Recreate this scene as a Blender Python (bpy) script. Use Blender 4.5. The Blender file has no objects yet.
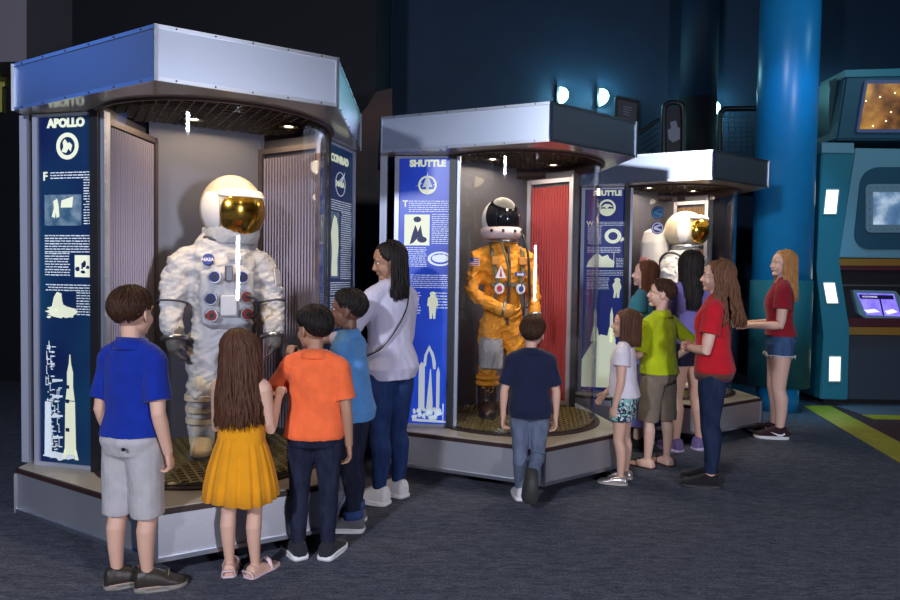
import bpy, bmesh, math, random
import numpy as np
from mathutils import Vector as V, Matrix as M, Euler
PI = math.pi
random.seed(7)
rng = np.random.default_rng(5)
sc = bpy.context.scene
COL = sc.collection
# ------------------------------------------------------------------ camera model
FPX, PITCH, ROLL, EYE = 679.34, .0360, .0154, 1.435
def ray(x, y):
    x -= 450; y -= 300
    cr, sr = math.cos(ROLL), math.sin(ROLL)
    a = cr*x + sr*y; b = -sr*x + cr*y
    c, s = math.cos(PITCH), math.sin(PITCH)
    return V((1, 0, 0))*a - V((0, s, c))*b + V((0, c, -s))*FPX
def at_z(x, y, z=0.0):
    d = ray(x, y); return d*((z-EYE)/d.z) + V((0, 0, EYE))
def at_y(x, y, Y):
    d = ray(x, y); return d*(Y/d.y) + V((0, 0, EYE))
# ------------------------------------------------------------------ materials
MATS = {}
def mat(name, col, rough=.6, metal=0, bump=0, bscale=60, bstretch=(1, 1, 1), var=0, vscale=8, emit=None, estr=0, spec=None, sheen=0, col2=None, coord='Object'):
    if name in MATS: return MATS[name]
    m = bpy.data.materials.new(name); m.use_nodes = True; nt = m.node_tree; p = nt.nodes['Principled BSDF']
    p.inputs['Base Color'].default_value = (*col, 1); p.inputs['Roughness'].default_value = rough; p.inputs['Metallic'].default_value = metal
    if spec is not None: p.inputs['Specular IOR Level'].default_value = spec
    if sheen: p.inputs['Sheen Weight'].default_value = sheen
    if emit: p.inputs['Emission Color'].default_value = (*emit, 1); p.inputs['Emission Strength'].default_value = estr
    if bump or var or col2:
        tc = nt.nodes.new('ShaderNodeTexCoord'); mp = nt.nodes.new('ShaderNodeMapping'); mp.inputs['Scale'].default_value = bstretch
        nt.links.new(tc.outputs[coord], mp.inputs['Vector'])
    if bump:
        n = nt.nodes.new('ShaderNodeTexNoise'); n.inputs['Scale'].default_value = bscale; n.inputs['Detail'].default_value = 4
        b = nt.nodes.new('ShaderNodeBump'); b.inputs['Strength'].default_value = bump; b.inputs['Distance'].default_value = .02
        nt.links.new(mp.outputs[0], n.inputs['Vector']); nt.links.new(n.outputs['Fac'], b.inputs['Height']); nt.links.new(b.outputs[0], p.inputs['Normal'])
    if var or col2:
        n = nt.nodes.new('ShaderNodeTexNoise'); n.inputs['Scale'].default_value = vscale; n.inputs['Detail'].default_value = 5
        r = nt.nodes.new('ShaderNodeValToRGB'); r.color_ramp.elements[0].position = .35; r.color_ramp.elements[1].position = .65
        c2 = col2 if col2 else tuple(min(1, c*(1+var)) for c in col)
        c1 = col if col2 else tuple(c*(1-var) for c in col)
        r.color_ramp.elements[0].color = (*c1, 1); r.color_ramp.elements[1].color = (*c2, 1)
        nt.links.new(mp.outputs[0], n.inputs['Vector']); nt.links.new(n.outputs['Fac'], r.inputs[0]); nt.links.new(r.outputs[0], p.inputs['Base Color'])
    MATS[name] = m
    return m
def glass_mat(name, tint=(.97, .98, 1), gl=.07):
    m = bpy.data.materials.new(name); m.use_nodes = True; nt = m.node_tree; nt.nodes.clear()
    o = nt.nodes.new('ShaderNodeOutputMaterial'); mx = nt.nodes.new('ShaderNodeMixShader'); t = nt.nodes.new('ShaderNodeBsdfTransparent'); g = nt.nodes.new('ShaderNodeBsdfGlossy'); lw = nt.nodes.new('ShaderNodeLayerWeight'); lw.inputs['Blend'].default_value = .5
    pw = nt.nodes.new('ShaderNodeMath'); pw.operation = 'POWER'; pw.inputs[1].default_value = 4; f = nt.nodes.new('ShaderNodeMath'); f.operation = 'MULTIPLY_ADD'; f.inputs[1].default_value = .6; f.inputs[2].default_value = .035
    nt.links.new(lw.outputs['Facing'], pw.inputs[0]); nt.links.new(pw.outputs[0], f.inputs[0])
    t.inputs['Color'].default_value = (*tint, 1); g.inputs['Roughness'].default_value = .02
    nt.links.new(f.outputs[0], mx.inputs[0]); nt.links.new(t.outputs[0], mx.inputs[1]); nt.links.new(g.outputs[0], mx.inputs[2]); nt.links.new(mx.outputs[0], o.inputs['Surface'])
    return m
# ------------------------------------------------------------------ object helpers
def link(name, me, m, parent=None):
    o = bpy.data.objects.new(name, me); COL.objects.link(o)
    if m is not None:
        for x in (m if isinstance(m, (list, tuple)) else [m]): me.materials.append(x)
    if parent is not None: o.parent = parent
    return o
def obj(name, bm, m, parent=None, smooth=False):
    me = bpy.data.meshes.new(name)
    bmesh.ops.recalc_face_normals(bm, faces=bm.faces[:])
    if smooth:
        for f in bm.faces: f.smooth = True
    bm.to_mesh(me); bm.free()
    return link(name, me, m, parent)
def tag(o, label, cat, group=None, kind=None):
    o['label'] = label; o['category'] = cat
    if group: o['group'] = group
    if kind: o['kind'] = kind
    return o
def struct(o): o['kind'] = 'structure'; return o
def empty(name, loc=(0, 0, 0), rz=0, parent=None):
    o = bpy.data.objects.new(name, None); COL.objects.link(o); o.location = loc; o.rotation_euler = (0, 0, rz); o.empty_display_size = .1
    if parent is not None: o.parent = parent
    return o
def B(): return bmesh.new()
def box(bm, x0, x1, y0, y1, z0, z1, bev=0):
    r = bmesh.ops.create_cube(bm, size=1, matrix=M.Translation(((x0+x1)/2, (y0+y1)/2, (z0+z1)/2)) @ M.Diagonal((x1-x0, y1-y0, z1-z0, 1)))
    if bev:
        es = list({e for v in r['verts'] for e in v.link_edges})
        bmesh.ops.bevel(bm, geom=es, offset=bev, segments=2, affect='EDGES', profile=.6)
    return bm
def bar(bm, a, b, w, h=None, up=V((0, 0, 1))):
    h = h or w; a = V(a); b = V(b); d = (b-a); L = d.length; d.normalize()
    x = d.cross(up)
    if x.length < 1e-4: x = V((1, 0, 0))
    x.normalize(); z = x.cross(d)
    mt = M((( x.x, d.x, z.x, 0), (x.y, d.y, z.y, 0), (x.z, d.z, z.z, 0), (0, 0, 0, 1)))
    bmesh.ops.create_cube(bm, size=1, matrix=M.Translation((a+b)/2) @ mt @ M.Diagonal((w, L, h, 1)))
def prism(bm, poly, z0, z1):
    lo = [bm.verts.new((x, y, z0)) for x, y in poly]; hi = [bm.verts.new((x, y, z1)) for x, y in poly]; n = len(poly)
    bm.faces.new(lo[::-1]); bm.faces.new(hi)
    for i in range(n): bm.faces.new((lo[i], lo[(i+1) % n], hi[(i+1) % n], hi[i]))
def sheet(bm, poly, mt, th=.002):
    """a flat outline (x, y) put through matrix mt and given the thickness th along its z"""
    lo = [bm.verts.new(mt @ V((x, y, 0))) for x, y in poly]; hi = [bm.verts.new(mt @ V((x, y, th))) for x, y in poly]; n = len(poly)
    bm.faces.new(lo[::-1]); bm.faces.new(hi)
    for i in range(n): bm.faces.new((lo[i], lo[(i+1) % n], hi[(i+1) % n], hi[i]))
def circ(cx, cy, r, n=28, ry=None, a0=0, a1=2*PI):
    ry = ry or r
    full = abs(a1-a0-2*PI) < 1e-6
    return [(cx+r*math.cos(a0+(a1-a0)*i/(n if full else n-1)), cy+ry*math.sin(a0+(a1-a0)*i/(n if full else n-1))) for i in range(n)]
def annulus(bm, cx, cy, r0, r1, mt, th=.002, n=36):
    R = []
    for rr, z in ((r0, 0), (r1, 0), (r1, th), (r0, th)): R.append([bm.verts.new(mt @ V((cx+rr*math.cos(2*PI*i/n), cy+rr*math.sin(2*PI*i/n), z))) for i in range(n)])
    for k in range(4):
        a, b = R[k], R[(k+1) % 4]
        for i in range(n): bm.faces.new((a[i], a[(i+1) % n], b[(i+1) % n], b[i]))
def skin_rings(bm, rings):
    vs = [[bm.verts.new(p) for p in r] for r in rings]; n = len(rings[0])
    for a, b in zip(vs, vs[1:]):
        for i in range(n): bm.faces.new((a[i], a[(i+1) % n], b[(i+1) % n], b[i]))
    bm.faces.new(vs[0][::-1]); bm.faces.new(vs[-1])
def tube(bm, pts, rad, n=14, ref=None, round0=True, round1=True):
    pts = [V(p) for p in pts]; rad = [(r, r) if not isinstance(r, (tuple, list)) else r for r in rad]
    T = []
    for i in range(len(pts)):
        a = pts[max(i-1, 0)]; b = pts[min(i+1, len(pts)-1)]; T.append((b-a).normalized())
    u = V(ref) if ref is not None else (V((1, 0, 0)) if abs(T[0].x) < .8 else V((0, 1, 0)))
    rings = []; fr = []
    for i, t in enumerate(T):
        u = u - t*u.dot(t)
        if u.length < 1e-6: u = t.orthogonal()
        u.normalize(); w = t.cross(u); fr.append((u.copy(), w))
    def rg(c, f, a, b): return [c + f[0]*(a*math.cos(2*PI*k/n)) + f[1]*(b*math.sin(2*PI*k/n)) for k in range(n)]
    if round0:
        for k in (.95, .6): 
            s = math.sqrt(1-k*k); rings.append(rg(pts[0]-T[0]*(min(rad[0])*k), fr[0], rad[0][0]*s, rad[0][1]*s))
    for i in range(len(pts)): rings.append(rg(pts[i], fr[i], *rad[i]))
    if round1:
        for k in (.6, .95):
            s = math.sqrt(1-k*k); rings.append(rg(pts[-1]+T[-1]*(min(rad[-1])*k), fr[-1], rad[-1][0]*s, rad[-1][1]*s))
    skin_rings(bm, rings)
def smooth_path(pts, rad, sub=4):
    """Catmull-Rom resampling of a path and its radii"""
    pts = [V(p) for p in pts]; rad = [(r, r) if not isinstance(r, (tuple, list)) else r for r in rad]
    P, R = [], []
    n = len(pts)
    for i in range(n-1):
        p0, p1, p2, p3 = pts[max(i-1, 0)], pts[i], pts[i+1], pts[min(i+2, n-1)]
        for k in range(sub):
            t = k/sub
            P.append(.5*((2*p1)+(p2-p0)*t+(2*p0-5*p1+4*p2-p3)*t*t+(3*p1-p0-3*p2+p3)*t**3))
            R.append(tuple(rad[i][j]*(1-t)+rad[i+1][j]*t for j in (0, 1)))
    P.append(pts[-1]); R.append(rad[-1])
    return P, R
def ell(bm, c, r, mt=None, sub=3):
    m0 = M.Translation(c) @ M.Diagonal((*r, 1))
    bmesh.ops.create_icosphere(bm, subdivisions=sub, radius=1, matrix=(mt @ m0) if mt is not None else m0)
def xform(bm, mt):
    bmesh.ops.transform(bm, matrix=mt, verts=bm.verts[:])
WAVES = [(rng.normal(size=3), rng.uniform(0, 6.28), rng.normal(size=3)) for _ in range(14)]
def folds(co, freq, stretch=(1, 1, .45)):
    p = co*np.array(stretch)*freq
    out = np.zeros(len(co)); w = np.zeros(len(co))
    for i, (k, ph, k2) in enumerate(WAVES):
        f = 1+.22*i
        a = np.sin(p@(k*f)+ph+1.3*np.sin(p@(k2*.6)+ph*2)+w)
        out += (1-2*np.abs(a))/(1+.28*i); w = .5*a
    return out/4
def remesh(bm, name, m, parent, vox, smooth=3, amp=0, freq=14, stretch=(1, 1, .45), post=None):
    me = bpy.data.meshes.new('tmp'); bm.to_mesh(me); bm.free()
    o = bpy.data.objects.new('tmp', me); COL.objects.link(o)
    r = o.modifiers.new('r', 'REMESH'); r.mode = 'VOXEL'; r.voxel_size = vox; r.adaptivity = 0
    if smooth:
        s = o.modifiers.new('s', 'SMOOTH'); s.iterations = smooth; s.factor = .5
    dg = bpy.context.evaluated_depsgraph_get()
    me2 = bpy.data.meshes.new_from_object(o.evaluated_get(dg)); me2.name = name
    bpy.data.objects.remove(o); bpy.data.meshes.remove(me)
    n = len(me2.vertices)
    if amp or post:
        co = np.empty(n*3, 'f'); me2.vertices.foreach_get('co', co); co = co.reshape(-1, 3)
        no = np.empty(n*3, 'f'); me2.vertex_normals.foreach_get('vector', no); no = no.reshape(-1, 3)
        if amp: co = co + no*(folds(co, freq, stretch)*amp)[:, None]
        if post: co = post(co, no)
        me2.vertices.foreach_set('co', co.astype('f').ravel()); me2.update()
    me2.polygons.foreach_set('use_smooth', [True]*len(me2.polygons))
    me2.materials.clear()
    return link(name, me2, m, parent)
def text(txt, size, mt, m, name, parent, bold=.004, th=.0015, align='CENTER'):
    cu = bpy.data.curves.new('t', 'FONT'); cu.body = txt; cu.size = size; cu.align_x = align; cu.offset = bold; cu.extrude = th; cu.resolution_u = 3
    o = bpy.data.objects.new('t', cu); COL.objects.link(o)
    me = bpy.data.meshes.new_from_object(o.evaluated_get(bpy.context.evaluated_depsgraph_get()))
    bpy.data.objects.remove(o); bpy.data.curves.remove(cu)
    me.transform(mt); me.name = name; me.materials.clear()
    return link(name, me, m, parent)
def slab(name, poly_px, Y, th, m, parent=None, bev=0):
    bm = B(); pts = [at_y(x, y, Y) for x, y in poly_px]
    lo = [bm.verts.new(p) for p in pts]; hi = [bm.verts.new(p+V((0, th, 0))) for p in pts]; n = len(pts)
    bm.faces.new(lo); bm.faces.new(hi[::-1])
    for i in range(n): bm.faces.new((lo[i], lo[(i+1) % n], hi[(i+1) % n], hi[i]))
    if bev:
        bmesh.ops.bevel(bm, geom=[e for e in bm.edges], offset=bev, segments=2, affect='EDGES')
    return obj(name, bm, m, parent)
# ------------------------------------------------------------------ palette
BASEM = mat('satin_base_panel', (.60, .61, .67), .46, .88, bump=.02, bscale=40)
PFR = mat('satin_panel_frame', (.50, .53, .66), .4, .45)
ALU = mat('brushed_aluminium', (.52, .58, .70), .38, 1, bump=.02, bscale=40, bstretch=(1, 1, 30))
TRIM = mat('aluminium_trim', (.66, .70, .78), .3, 1)
DARK = mat('black_metal', (.012, .012, .016), .45)
LIP = mat('dark_brown_rubber', (.03, .012, .012), .5)
DECK = mat('beige_laminate', (.42, .38, .31), .35)
GLASS = glass_mat('clear_glass')
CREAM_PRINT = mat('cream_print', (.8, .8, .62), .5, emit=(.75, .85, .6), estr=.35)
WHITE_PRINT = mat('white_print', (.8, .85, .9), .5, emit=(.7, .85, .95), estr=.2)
# ------------------------------------------------------------------ the room
def carpet():
    m = bpy.data.materials.new('blue_grey_carpet'); m.use_nodes = True; nt = m.node_tree; p = nt.nodes['Principled BSDF']; p.inputs['Roughness'].default_value = .95; p.inputs['Specular IOR Level'].default_value = .15
    tc = nt.nodes.new('ShaderNodeTexCoord'); n1 = nt.nodes.new('ShaderNodeTexNoise'); n1.inputs['Scale'].default_value = 75; n1.inputs['Detail'].default_value = 6; n1.inputs['Roughness'].default_value = .8
    mp = nt.nodes.new('ShaderNodeMapping'); mp.inputs['Rotation'].default_value = (0, 0, 1.0); mp.inputs['Scale'].default_value = (4, 15, 1)
    n2 = nt.nodes.new('ShaderNodeTexNoise'); n2.inputs['Scale'].default_value = 2.6; n2.inputs['Detail'].default_value = 7; n2.inputs['Distortion'].default_value = 1.2
    mp2 = nt.nodes.new('ShaderNodeMapping'); mp2.inputs['Rotation'].default_value = (0, 0, -1.05); mp2.inputs['Scale'].default_value = (4, 15, 1)
    n3 = nt.nodes.new('ShaderNodeTexNoise'); n3.inputs['Scale'].default_value = 2.1; n3.inputs['Detail'].default_value = 7; n3.inputs['Distortion'].default_value = 1
    for a, b in ((tc.outputs['Object'], mp.inputs[0]), (tc.outputs['Object'], mp2.inputs[0]), (tc.outputs['Object'], n1.inputs['Vector']), (mp.outputs[0], n2.inputs['Vector']), (mp2.outputs[0], n3.inputs['Vector'])): nt.links.new(a, b)
    ad = nt.nodes.new('ShaderNodeMath'); ad.operation = 'MAXIMUM'; nt.links.new(n2.outputs['Fac'], ad.inputs[0]); nt.links.new(n3.outputs['Fac'], ad.inputs[1])
    r = nt.nodes.new('ShaderNodeValToRGB'); r.color_ramp.elements[0].position = .40; r.color_ramp.elements[1].position = .9; r.color_ramp.elements[0].color = (.055, .062, .088, 1); r.color_ramp.elements[1].color = (.165, .178, .235, 1)
    nt.links.new(ad.outputs[0], r.inputs[0])
    mx = nt.nodes.new('ShaderNodeMixRGB'); mx.blend_type = 'MULTIPLY'; mx.inputs[0].default_value = .85
    r1 = nt.nodes.new('ShaderNodeValToRGB'); r1.color_ramp.elements[0].position = .3; r1.color_ramp.elements[1].position = .7; r1.color_ramp.elements[0].color = (.2, .2, .24, 1); r1.color_ramp.elements[1].color = (1.9, 1.9, 1.85, 1)
    nt.links.new(n1.outputs['Fac'], r1.inputs[0]); nt.links.new(r.outputs[0], mx.inputs[1]); nt.links.new(r1.outputs[0], mx.inputs[2]); nt.links.new(mx.outputs[0], p.inputs['Base Color'])
    b = nt.nodes.new('ShaderNodeBump'); b.inputs['Strength'].default_value = .5; b.inputs['Distance'].default_value = .01; nt.links.new(n1.outputs['Fac'], b.inputs['Height']); nt.links.new(b.outputs[0], p.inputs['Normal'])
    return m
bm = B(); box(bm, -9, 9, -6, 12, -.1, 0); struct(obj('floor', bm, carpet()))
NAVY = mat('navy_wall_paint', (.003, .024, .062), .7, var=.12, vscale=1.5)
BLACKW = mat('black_wall_paint', (.003, .0035, .008), .8, var=.1)
WY = 10.6
xc = at_y(391, 100, WY).x
bm = B(); box(bm, xc, 9, WY, WY+.15, 0, 6.6); struct(obj('wall_back', bm, NAVY))
bm = B(); box(bm, -9, xc-.02, 8.6, 8.75, 0, 6.6); box(bm, xc-.17, xc-.02, 8.75, WY+.15, 0, 6.6); struct(obj('wall_left', bm, BLACKW))
bm = B(); box(bm, -9, 9, -6, 12, 6.6, 6.7); struct(obj('ceiling', bm, BLACKW))
bm = B(); box(bm, 9, 9.1, -6, 12, 0, 6.6); struct(obj('wall_right', bm, BLACKW))
# yellow line and the maroon floor beyond it
YEL = mat('yellow_floor_vinyl', (.52, .42, .015), .5, var=.12, vscale=5)
d = V((-.473, -2.4))
bm = B(); prism(bm, [(4.073, 7.757), (4.073+d.x*2.2, 7.757+d.y*2.2), (4.398+d.x*2.2, 7.783+d.y*2.2), (4.398, 7.783)], 0, .004); struct(obj('trim_1', bm, YEL))
bm = B(); prism(bm, [(4.40, 7.783), (4.40+d.x*2.2, 7.783+d.y*2.2), (8.9, 2.5), (8.9, 7.783)], 0, .003); struct(obj('floor', bm, mat('maroon_carpet', (.06, .022, .03), .9, bump=.3, bscale=200)))
p0, p1 = at_z(848, 415), at_z(848, 419)
bm = B(); box(bm, 4.45, 8.8, p1.y, p0.y, .003, .006); struct(obj('trim_2', bm, YEL))
bm = B(); box(bm, 4.47, 8.8, p0.y+.01, 7.78, .003, .006); struct(obj('trim_3', bm, mat('grey_vinyl', (.16, .16, .2), .6)))
# ------------------------------------------------------------------ display cases
HA, SP, SL = .4325, 1.0755, 1.232
LU, LV = HA+SL*math.cos(SP), SL*math.sin(SP)
HEX = [(-HA, 0), (HA, 0), (LU, LV), (.62, 1.78), (-.62, 1.78), (-LU, LV)]
def inset(k): 
    cx, cy = 0, .9
    return [(cx+(x-cx)*k, cy+(y-cy)*k) for x, y in HEX]
CZ, GR = .83, .635
ZT, ZB = 2.547, 2.295
def arc(r, a0, a1, n): return [(r*math.cos(a0+(a1-a0)*i/(n-1)), CZ+r*math.sin(a0+(a1-a0)*i/(n-1))) for i in range(n)]
def corrugated(name, a, b, z0, z1, m, parent, pitch=.026, depth=.010):
    a = V((*a, 0)); b = V((*b, 0)); d = b-a; L = d.length; d.normalize(); nrm = V((d.y, -d.x, 0))
    n = max(4, int(L/pitch)); bm = B(); prev = None
    for i in range(n*4+1):
        t = L*i/(n*4); o = [0, depth, depth, 0][i % 4]
        if i == n*4: o = 0
        p = a+d*t+nrm*o
        cur = (bm.verts.new((p.x, p.y, z0)), bm.verts.new((p.x, p.y, z1)))
        if prev: bm.faces.new((prev[0], cur[0], cur[1], prev[1]))
        prev = cur
    ex = bmesh.ops.extrude_face_region(bm, geom=bm.faces[:])
    bmesh.ops.translate(bm, vec=nrm*-.012, verts=[v for v in ex['geom'] if isinstance(v, bmesh.types.BMVert)])
    return obj(name, bm, m, parent)
def frame_panel(name, a, b, z0, z1, w, m, parent, th=.03):
    a = V((*a, 0)); b = V((*b, 0)); bm = B(); d = (b-a).normalized()
    for q in (a, b): bar(bm, q+V((0, 0, z0)), q+V((0, 0, z1)), w, th, up=V((d.y, -d.x, 0)))
    for z in (z0+w/2, z1-w/2): bar(bm, a+V((0, 0, z)), b+V((0, 0, z)), th, w)
    return obj(name, bm, m, parent)
def wordlines(bm, x0, x1, y0, y1, mt, lh=.0155, seed=0):
    r = random.Random(seed); y = y1
    while y > y0:
        x = x0+(r.random()*.02 if r.random() < .12 else 0); end = x1-r.random()*.05*(x1-x0)
        while x < end-.006:
            w = min(r.uniform(.012, .036), end-x)
            h = lh*r.uniform(.30, .42)
            sheet(bm, [(x, y-h), (x+w, y-h), (x+w, y), (x, y)], mt, .001); x += w+.005
        y -= lh
def panel_matrix(right):
    o, X = (V((.645, .815, 0)), V((.7071, .7071, 0))) if right else (V((-.935, 1.11, 0)), V((.7071, -.7071, 0)))
    Y = V((0, 0, 1)); Z = X.cross(Y); o = o+Z*.008
    return M(((X.x, Y.x, Z.x, o.x), (X.y, Y.y, Z.y, o.y), (X.z, Y.z, Z.z, .335), (0, 0, 0, 1)))
PW, PH = .467, 1.95
def text_panel(case, right, face):
    mt = panel_matrix(right); bm = B()
    sheet(bm, [(.03, .02), (PW-.03, .02), (PW-.03, PH), (.03, PH)], mt @ M.Translation((0, 0, -.03)), .03)
    tp = obj('text_panel', bm, face, case); tp['label'] = 'blue printed text panel'
    bm = B()
    for x in (.012, PW-.012): sheet(bm, [(x-.016, -.005), (x+.016, -.005), (x+.016, PH+.005), (x-.016, PH+.005)], mt @ M.Translation((0, 0, -.035)), .045)
    sheet(bm, [(.02, -.005), (PW-.02, -.005), (PW-.02, .02), (.02, .02)], mt @ M.Translation((0, 0, -.035)), .043)
    sheet(bm, [(.02, PH-.012), (PW-.02, PH-.012), (PW-.02, PH+.005), (.02, PH+.005)], mt @ M.Translation((0, 0, -.035)), .043)
    obj('panel_frame', bm, PFR, case)
    return tp, mt @ M.Translation((0, 0, .0015))
def blob(cx, cy, rx, ry, r, n=22, j=.25):
    return [(cx+rx*math.cos(2*PI*i/n)*(1+r.uniform(-j, j)), cy+ry*math.sin(2*PI*i/n)*(1+r.uniform(-j, j))) for i in range(n)]
BLUEPRINT = mat('dark_blue_print', (.01, .02, .12), .5)
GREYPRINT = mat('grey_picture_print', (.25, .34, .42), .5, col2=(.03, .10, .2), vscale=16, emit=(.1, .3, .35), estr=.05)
SQ = M.Translation((0, .595, 0)) @ M.Diagonal((1, .705, 1, 1))
def at(mt, x, y):
    k = .86 if y < 1.75 else 1
    return mt @ M.Translation((x, .595+.705*y+(.018 if k == 1 else 0), 0)) @ M.Diagonal((k, k, 1, 1))
def paragraphs(tp, mt, rows):
    for k, (x0, x1, y0, y1, seed, lh) in enumerate(rows):
        b = B(); wordlines(b, x0, x1, y0, y1, mt @ SQ, lh, seed); obj('text_block', b, WHITE_PRINT, tp)
def art_apollo(tp, mt):
    EM = at(mt, 0.225, 1.675) @ M.Translation((-0.225, -1.675, 0))
    text('APOLLO', .064, at(mt, .215, 1.80), CREAM_PRINT, 'title', tp, bold=.004)
    e = B(); annulus(e, 0, 0, .058, .085, at(mt, .225, 1.675), .002); ebm = obj('emblem', e, CREAM_PRINT, tp)
    e = B(); sheet(e, [(.18, 1.64), (.215, 1.632), (.235, 1.66), (.25, 1.64), (.262, 1.68), (.24, 1.70), (.232, 1.69), (.205, 1.72), (.19, 1.70), (.195, 1.67)], EM, .002); obj('emblem_figure', e, CREAM_PRINT, ebm)
    text('F', .075, at(mt, .075, 1.415), CREAM_PRINT, 'initial_letter', tp, bold=.002)
    paragraphs(tp, mt, [(.11, .43, 1.42, 1.475, 1, .021), (.33, .44, 1.065, 1.415, 2, .021), (.07, .43, .855, .985, 3, .021)])
    paragraphs(tp, mt, [(.07, .24, .665, .845, 4, .021)])
    paragraphs(tp, mt, [(.075, .41, .548, .60, 6, .021), (.28, .44, .36, .54, 7, .021)])
    r = random.Random(4)
    b = B(); sheet(b, [(.07, 1.06), (.315, 1.06), (.315, 1.30), (.07, 1.30)], mt @ SQ, .001); q = obj('moonwalk_picture', b, GREYPRINT, tp)
    b = B(); sheet(b, [(.12, 1.13), (.135, 1.20), (.13, 1.25), (.155, 1.27), (.165, 1.22), (.17, 1.13), (.152, 1.12), (.147, 1.17), (.14, 1.12)], mt @ SQ @ M.Translation((0, 0, .001)), .0015); sheet(b, [(.18, 1.20), (.255, 1.20), (.262, 1.285), (.185, 1.255)], mt @ SQ @ M.Translation((0, 0, .001)), .0015); obj('figure', b, CREAM_PRINT, q)
    b = B(); sheet(b, [(.27, .66), (.44, .66), (.44, .83), (.27, .83)], mt @ SQ, .001); q = obj('map_picture', b, CREAM_PRINT, tp)
    for i in range(9):
        b = B(); sheet(b, blob(.285+.14*r.random(), .69+.11*r.random(), .006+.01*r.random(), .006+.02*r.random(), r, 8), mt @ SQ @ M.Translation((0, 0, .001)), .001); obj('map_mark', b, BLUEPRINT, q)
    b = B(); sheet(b, blob(.175, .385, .095, .05, r), mt @ SQ, .001); sheet(b, [(.11, .40), (.13, .50), (.15, .54), (.18, .53), (.185, .47), (.2, .41)], mt @ SQ, .0012)
    for i in range(10): sheet(b, blob(.09+.18*r.random(), .34+.06*r.random(), .012, .01, r, 9), mt @ SQ, .0014)
    obj('lander_picture', b, CREAM_PRINT, tp)
    return
def art_launch(tp, mt, x0, kind):
    r = random.Random(8)
    if kind == 'saturn':
        b = B()
        sheet(b, [(x0-.145, .05), (x0-.095, .05), (x0-.10, .36), (x0-.14, .36)], mt, .001)
        for i in range(90):
            y = .05+.62*r.random(); sp = .09 if y < .45 else .05
            x = x0-.135+sp*r.random(); w = r.uniform(.008, .03); sheet(b, [(x, y), (x+w, y+.002), (x+w, y+.006), (x, y+.007)], mt, .001)
            if i % 3 == 0: sheet(b, [(x, y), (x+.004, y), (x+.004, y+.05), (x, y+.05)], mt, .001)
        for y in (.15, .27, .38, .47): sheet(b, [(x0-.09, y), (x0-.02, y+.01), (x0-.02, y+.02), (x0-.09, y+.02)], mt, .001)
        sheet(b, blob(x0-.04, .058, .09, .020, r, 30, .35), mt, .0012)
        obj('launch_tower_picture', b, WHITE_PRINT, tp)
        b = B(); c = x0+.03
        sheet(b, [(c-.038, .07), (c+.038, .07), (c+.032, .37), (c-.032, .37)], mt, .0014); sheet(b, [(c-.03, .375), (c+.03, .375), (c+.02, .45), (c+.02, .53), (c+.007, .58), (c+.003, .63), (c-.003, .63), (c-.007, .58), (c-.02, .53), (c-.02, .45)], mt, .0014)
        sheet(b, [(c-.055, .045), (c-.03, .045), (c-.03, .11), (c-.04, .1)], mt, .0014); sheet(b, [(c+.055, .045), (c+.03, .045), (c+.03, .11), (c+.04, .1)], mt, .0014)
        rk = obj('rocket_picture', b, CREAM_PRINT, tp)
        b = B()
        for y in (.2, .36, .44): sheet(b, [(c-.03, y), (c-.005, y), (c-.005, y+.02), (c-.03, y+.02)], mt @ M.Translation((0, 0, .0014)), .001)
        obj('rocket_band', b, BLUEPRINT, rk)
    else:
        b = B(); c = x0
        sheet(b, [(c-.075, .12), (c-.03, .12), (c-.03, .44), (c-.055, .47), (c-.075, .44)], mt, .001)
        sheet(b, [(c-.045, .44), (c-.035, .52), (c, .595), (c+.035, .53), (c+.05, .47), (c+.05, .42), (c+.03, .42), (c+.02, .50), (c, .555), (c-.015, .52), (c-.022, .44)], mt, .0012)
        sheet(b, [(c+.055, .10), (c+.08, .10), (c+.08, .40), (c+.068, .44), (c+.055, .40)], mt, .001)
        sheet(b, [(c-.02, .10), (c+.03, .10), (c+.03, .18), (c+.015, .42), (c+.008, .42)], mt, .001)
        for i in range(36): 
            x = c-.11+.21*r.random(); sheet(b, blob(x, .06+.07*r.random(), .014, .016, r, 9, .4), mt, .0013)
        sheet(b, [(c-.12, .035), (c+.16, .03), (c+.16, .045), (c-.12, .055)], mt, .001); sheet(b, [(c+.105, .04), (c+.109, .04), (c+.111, .17), (c+.103, .17)], mt, .001)
        obj('shuttle_picture', b, WHITE_PRINT, tp)
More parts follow.
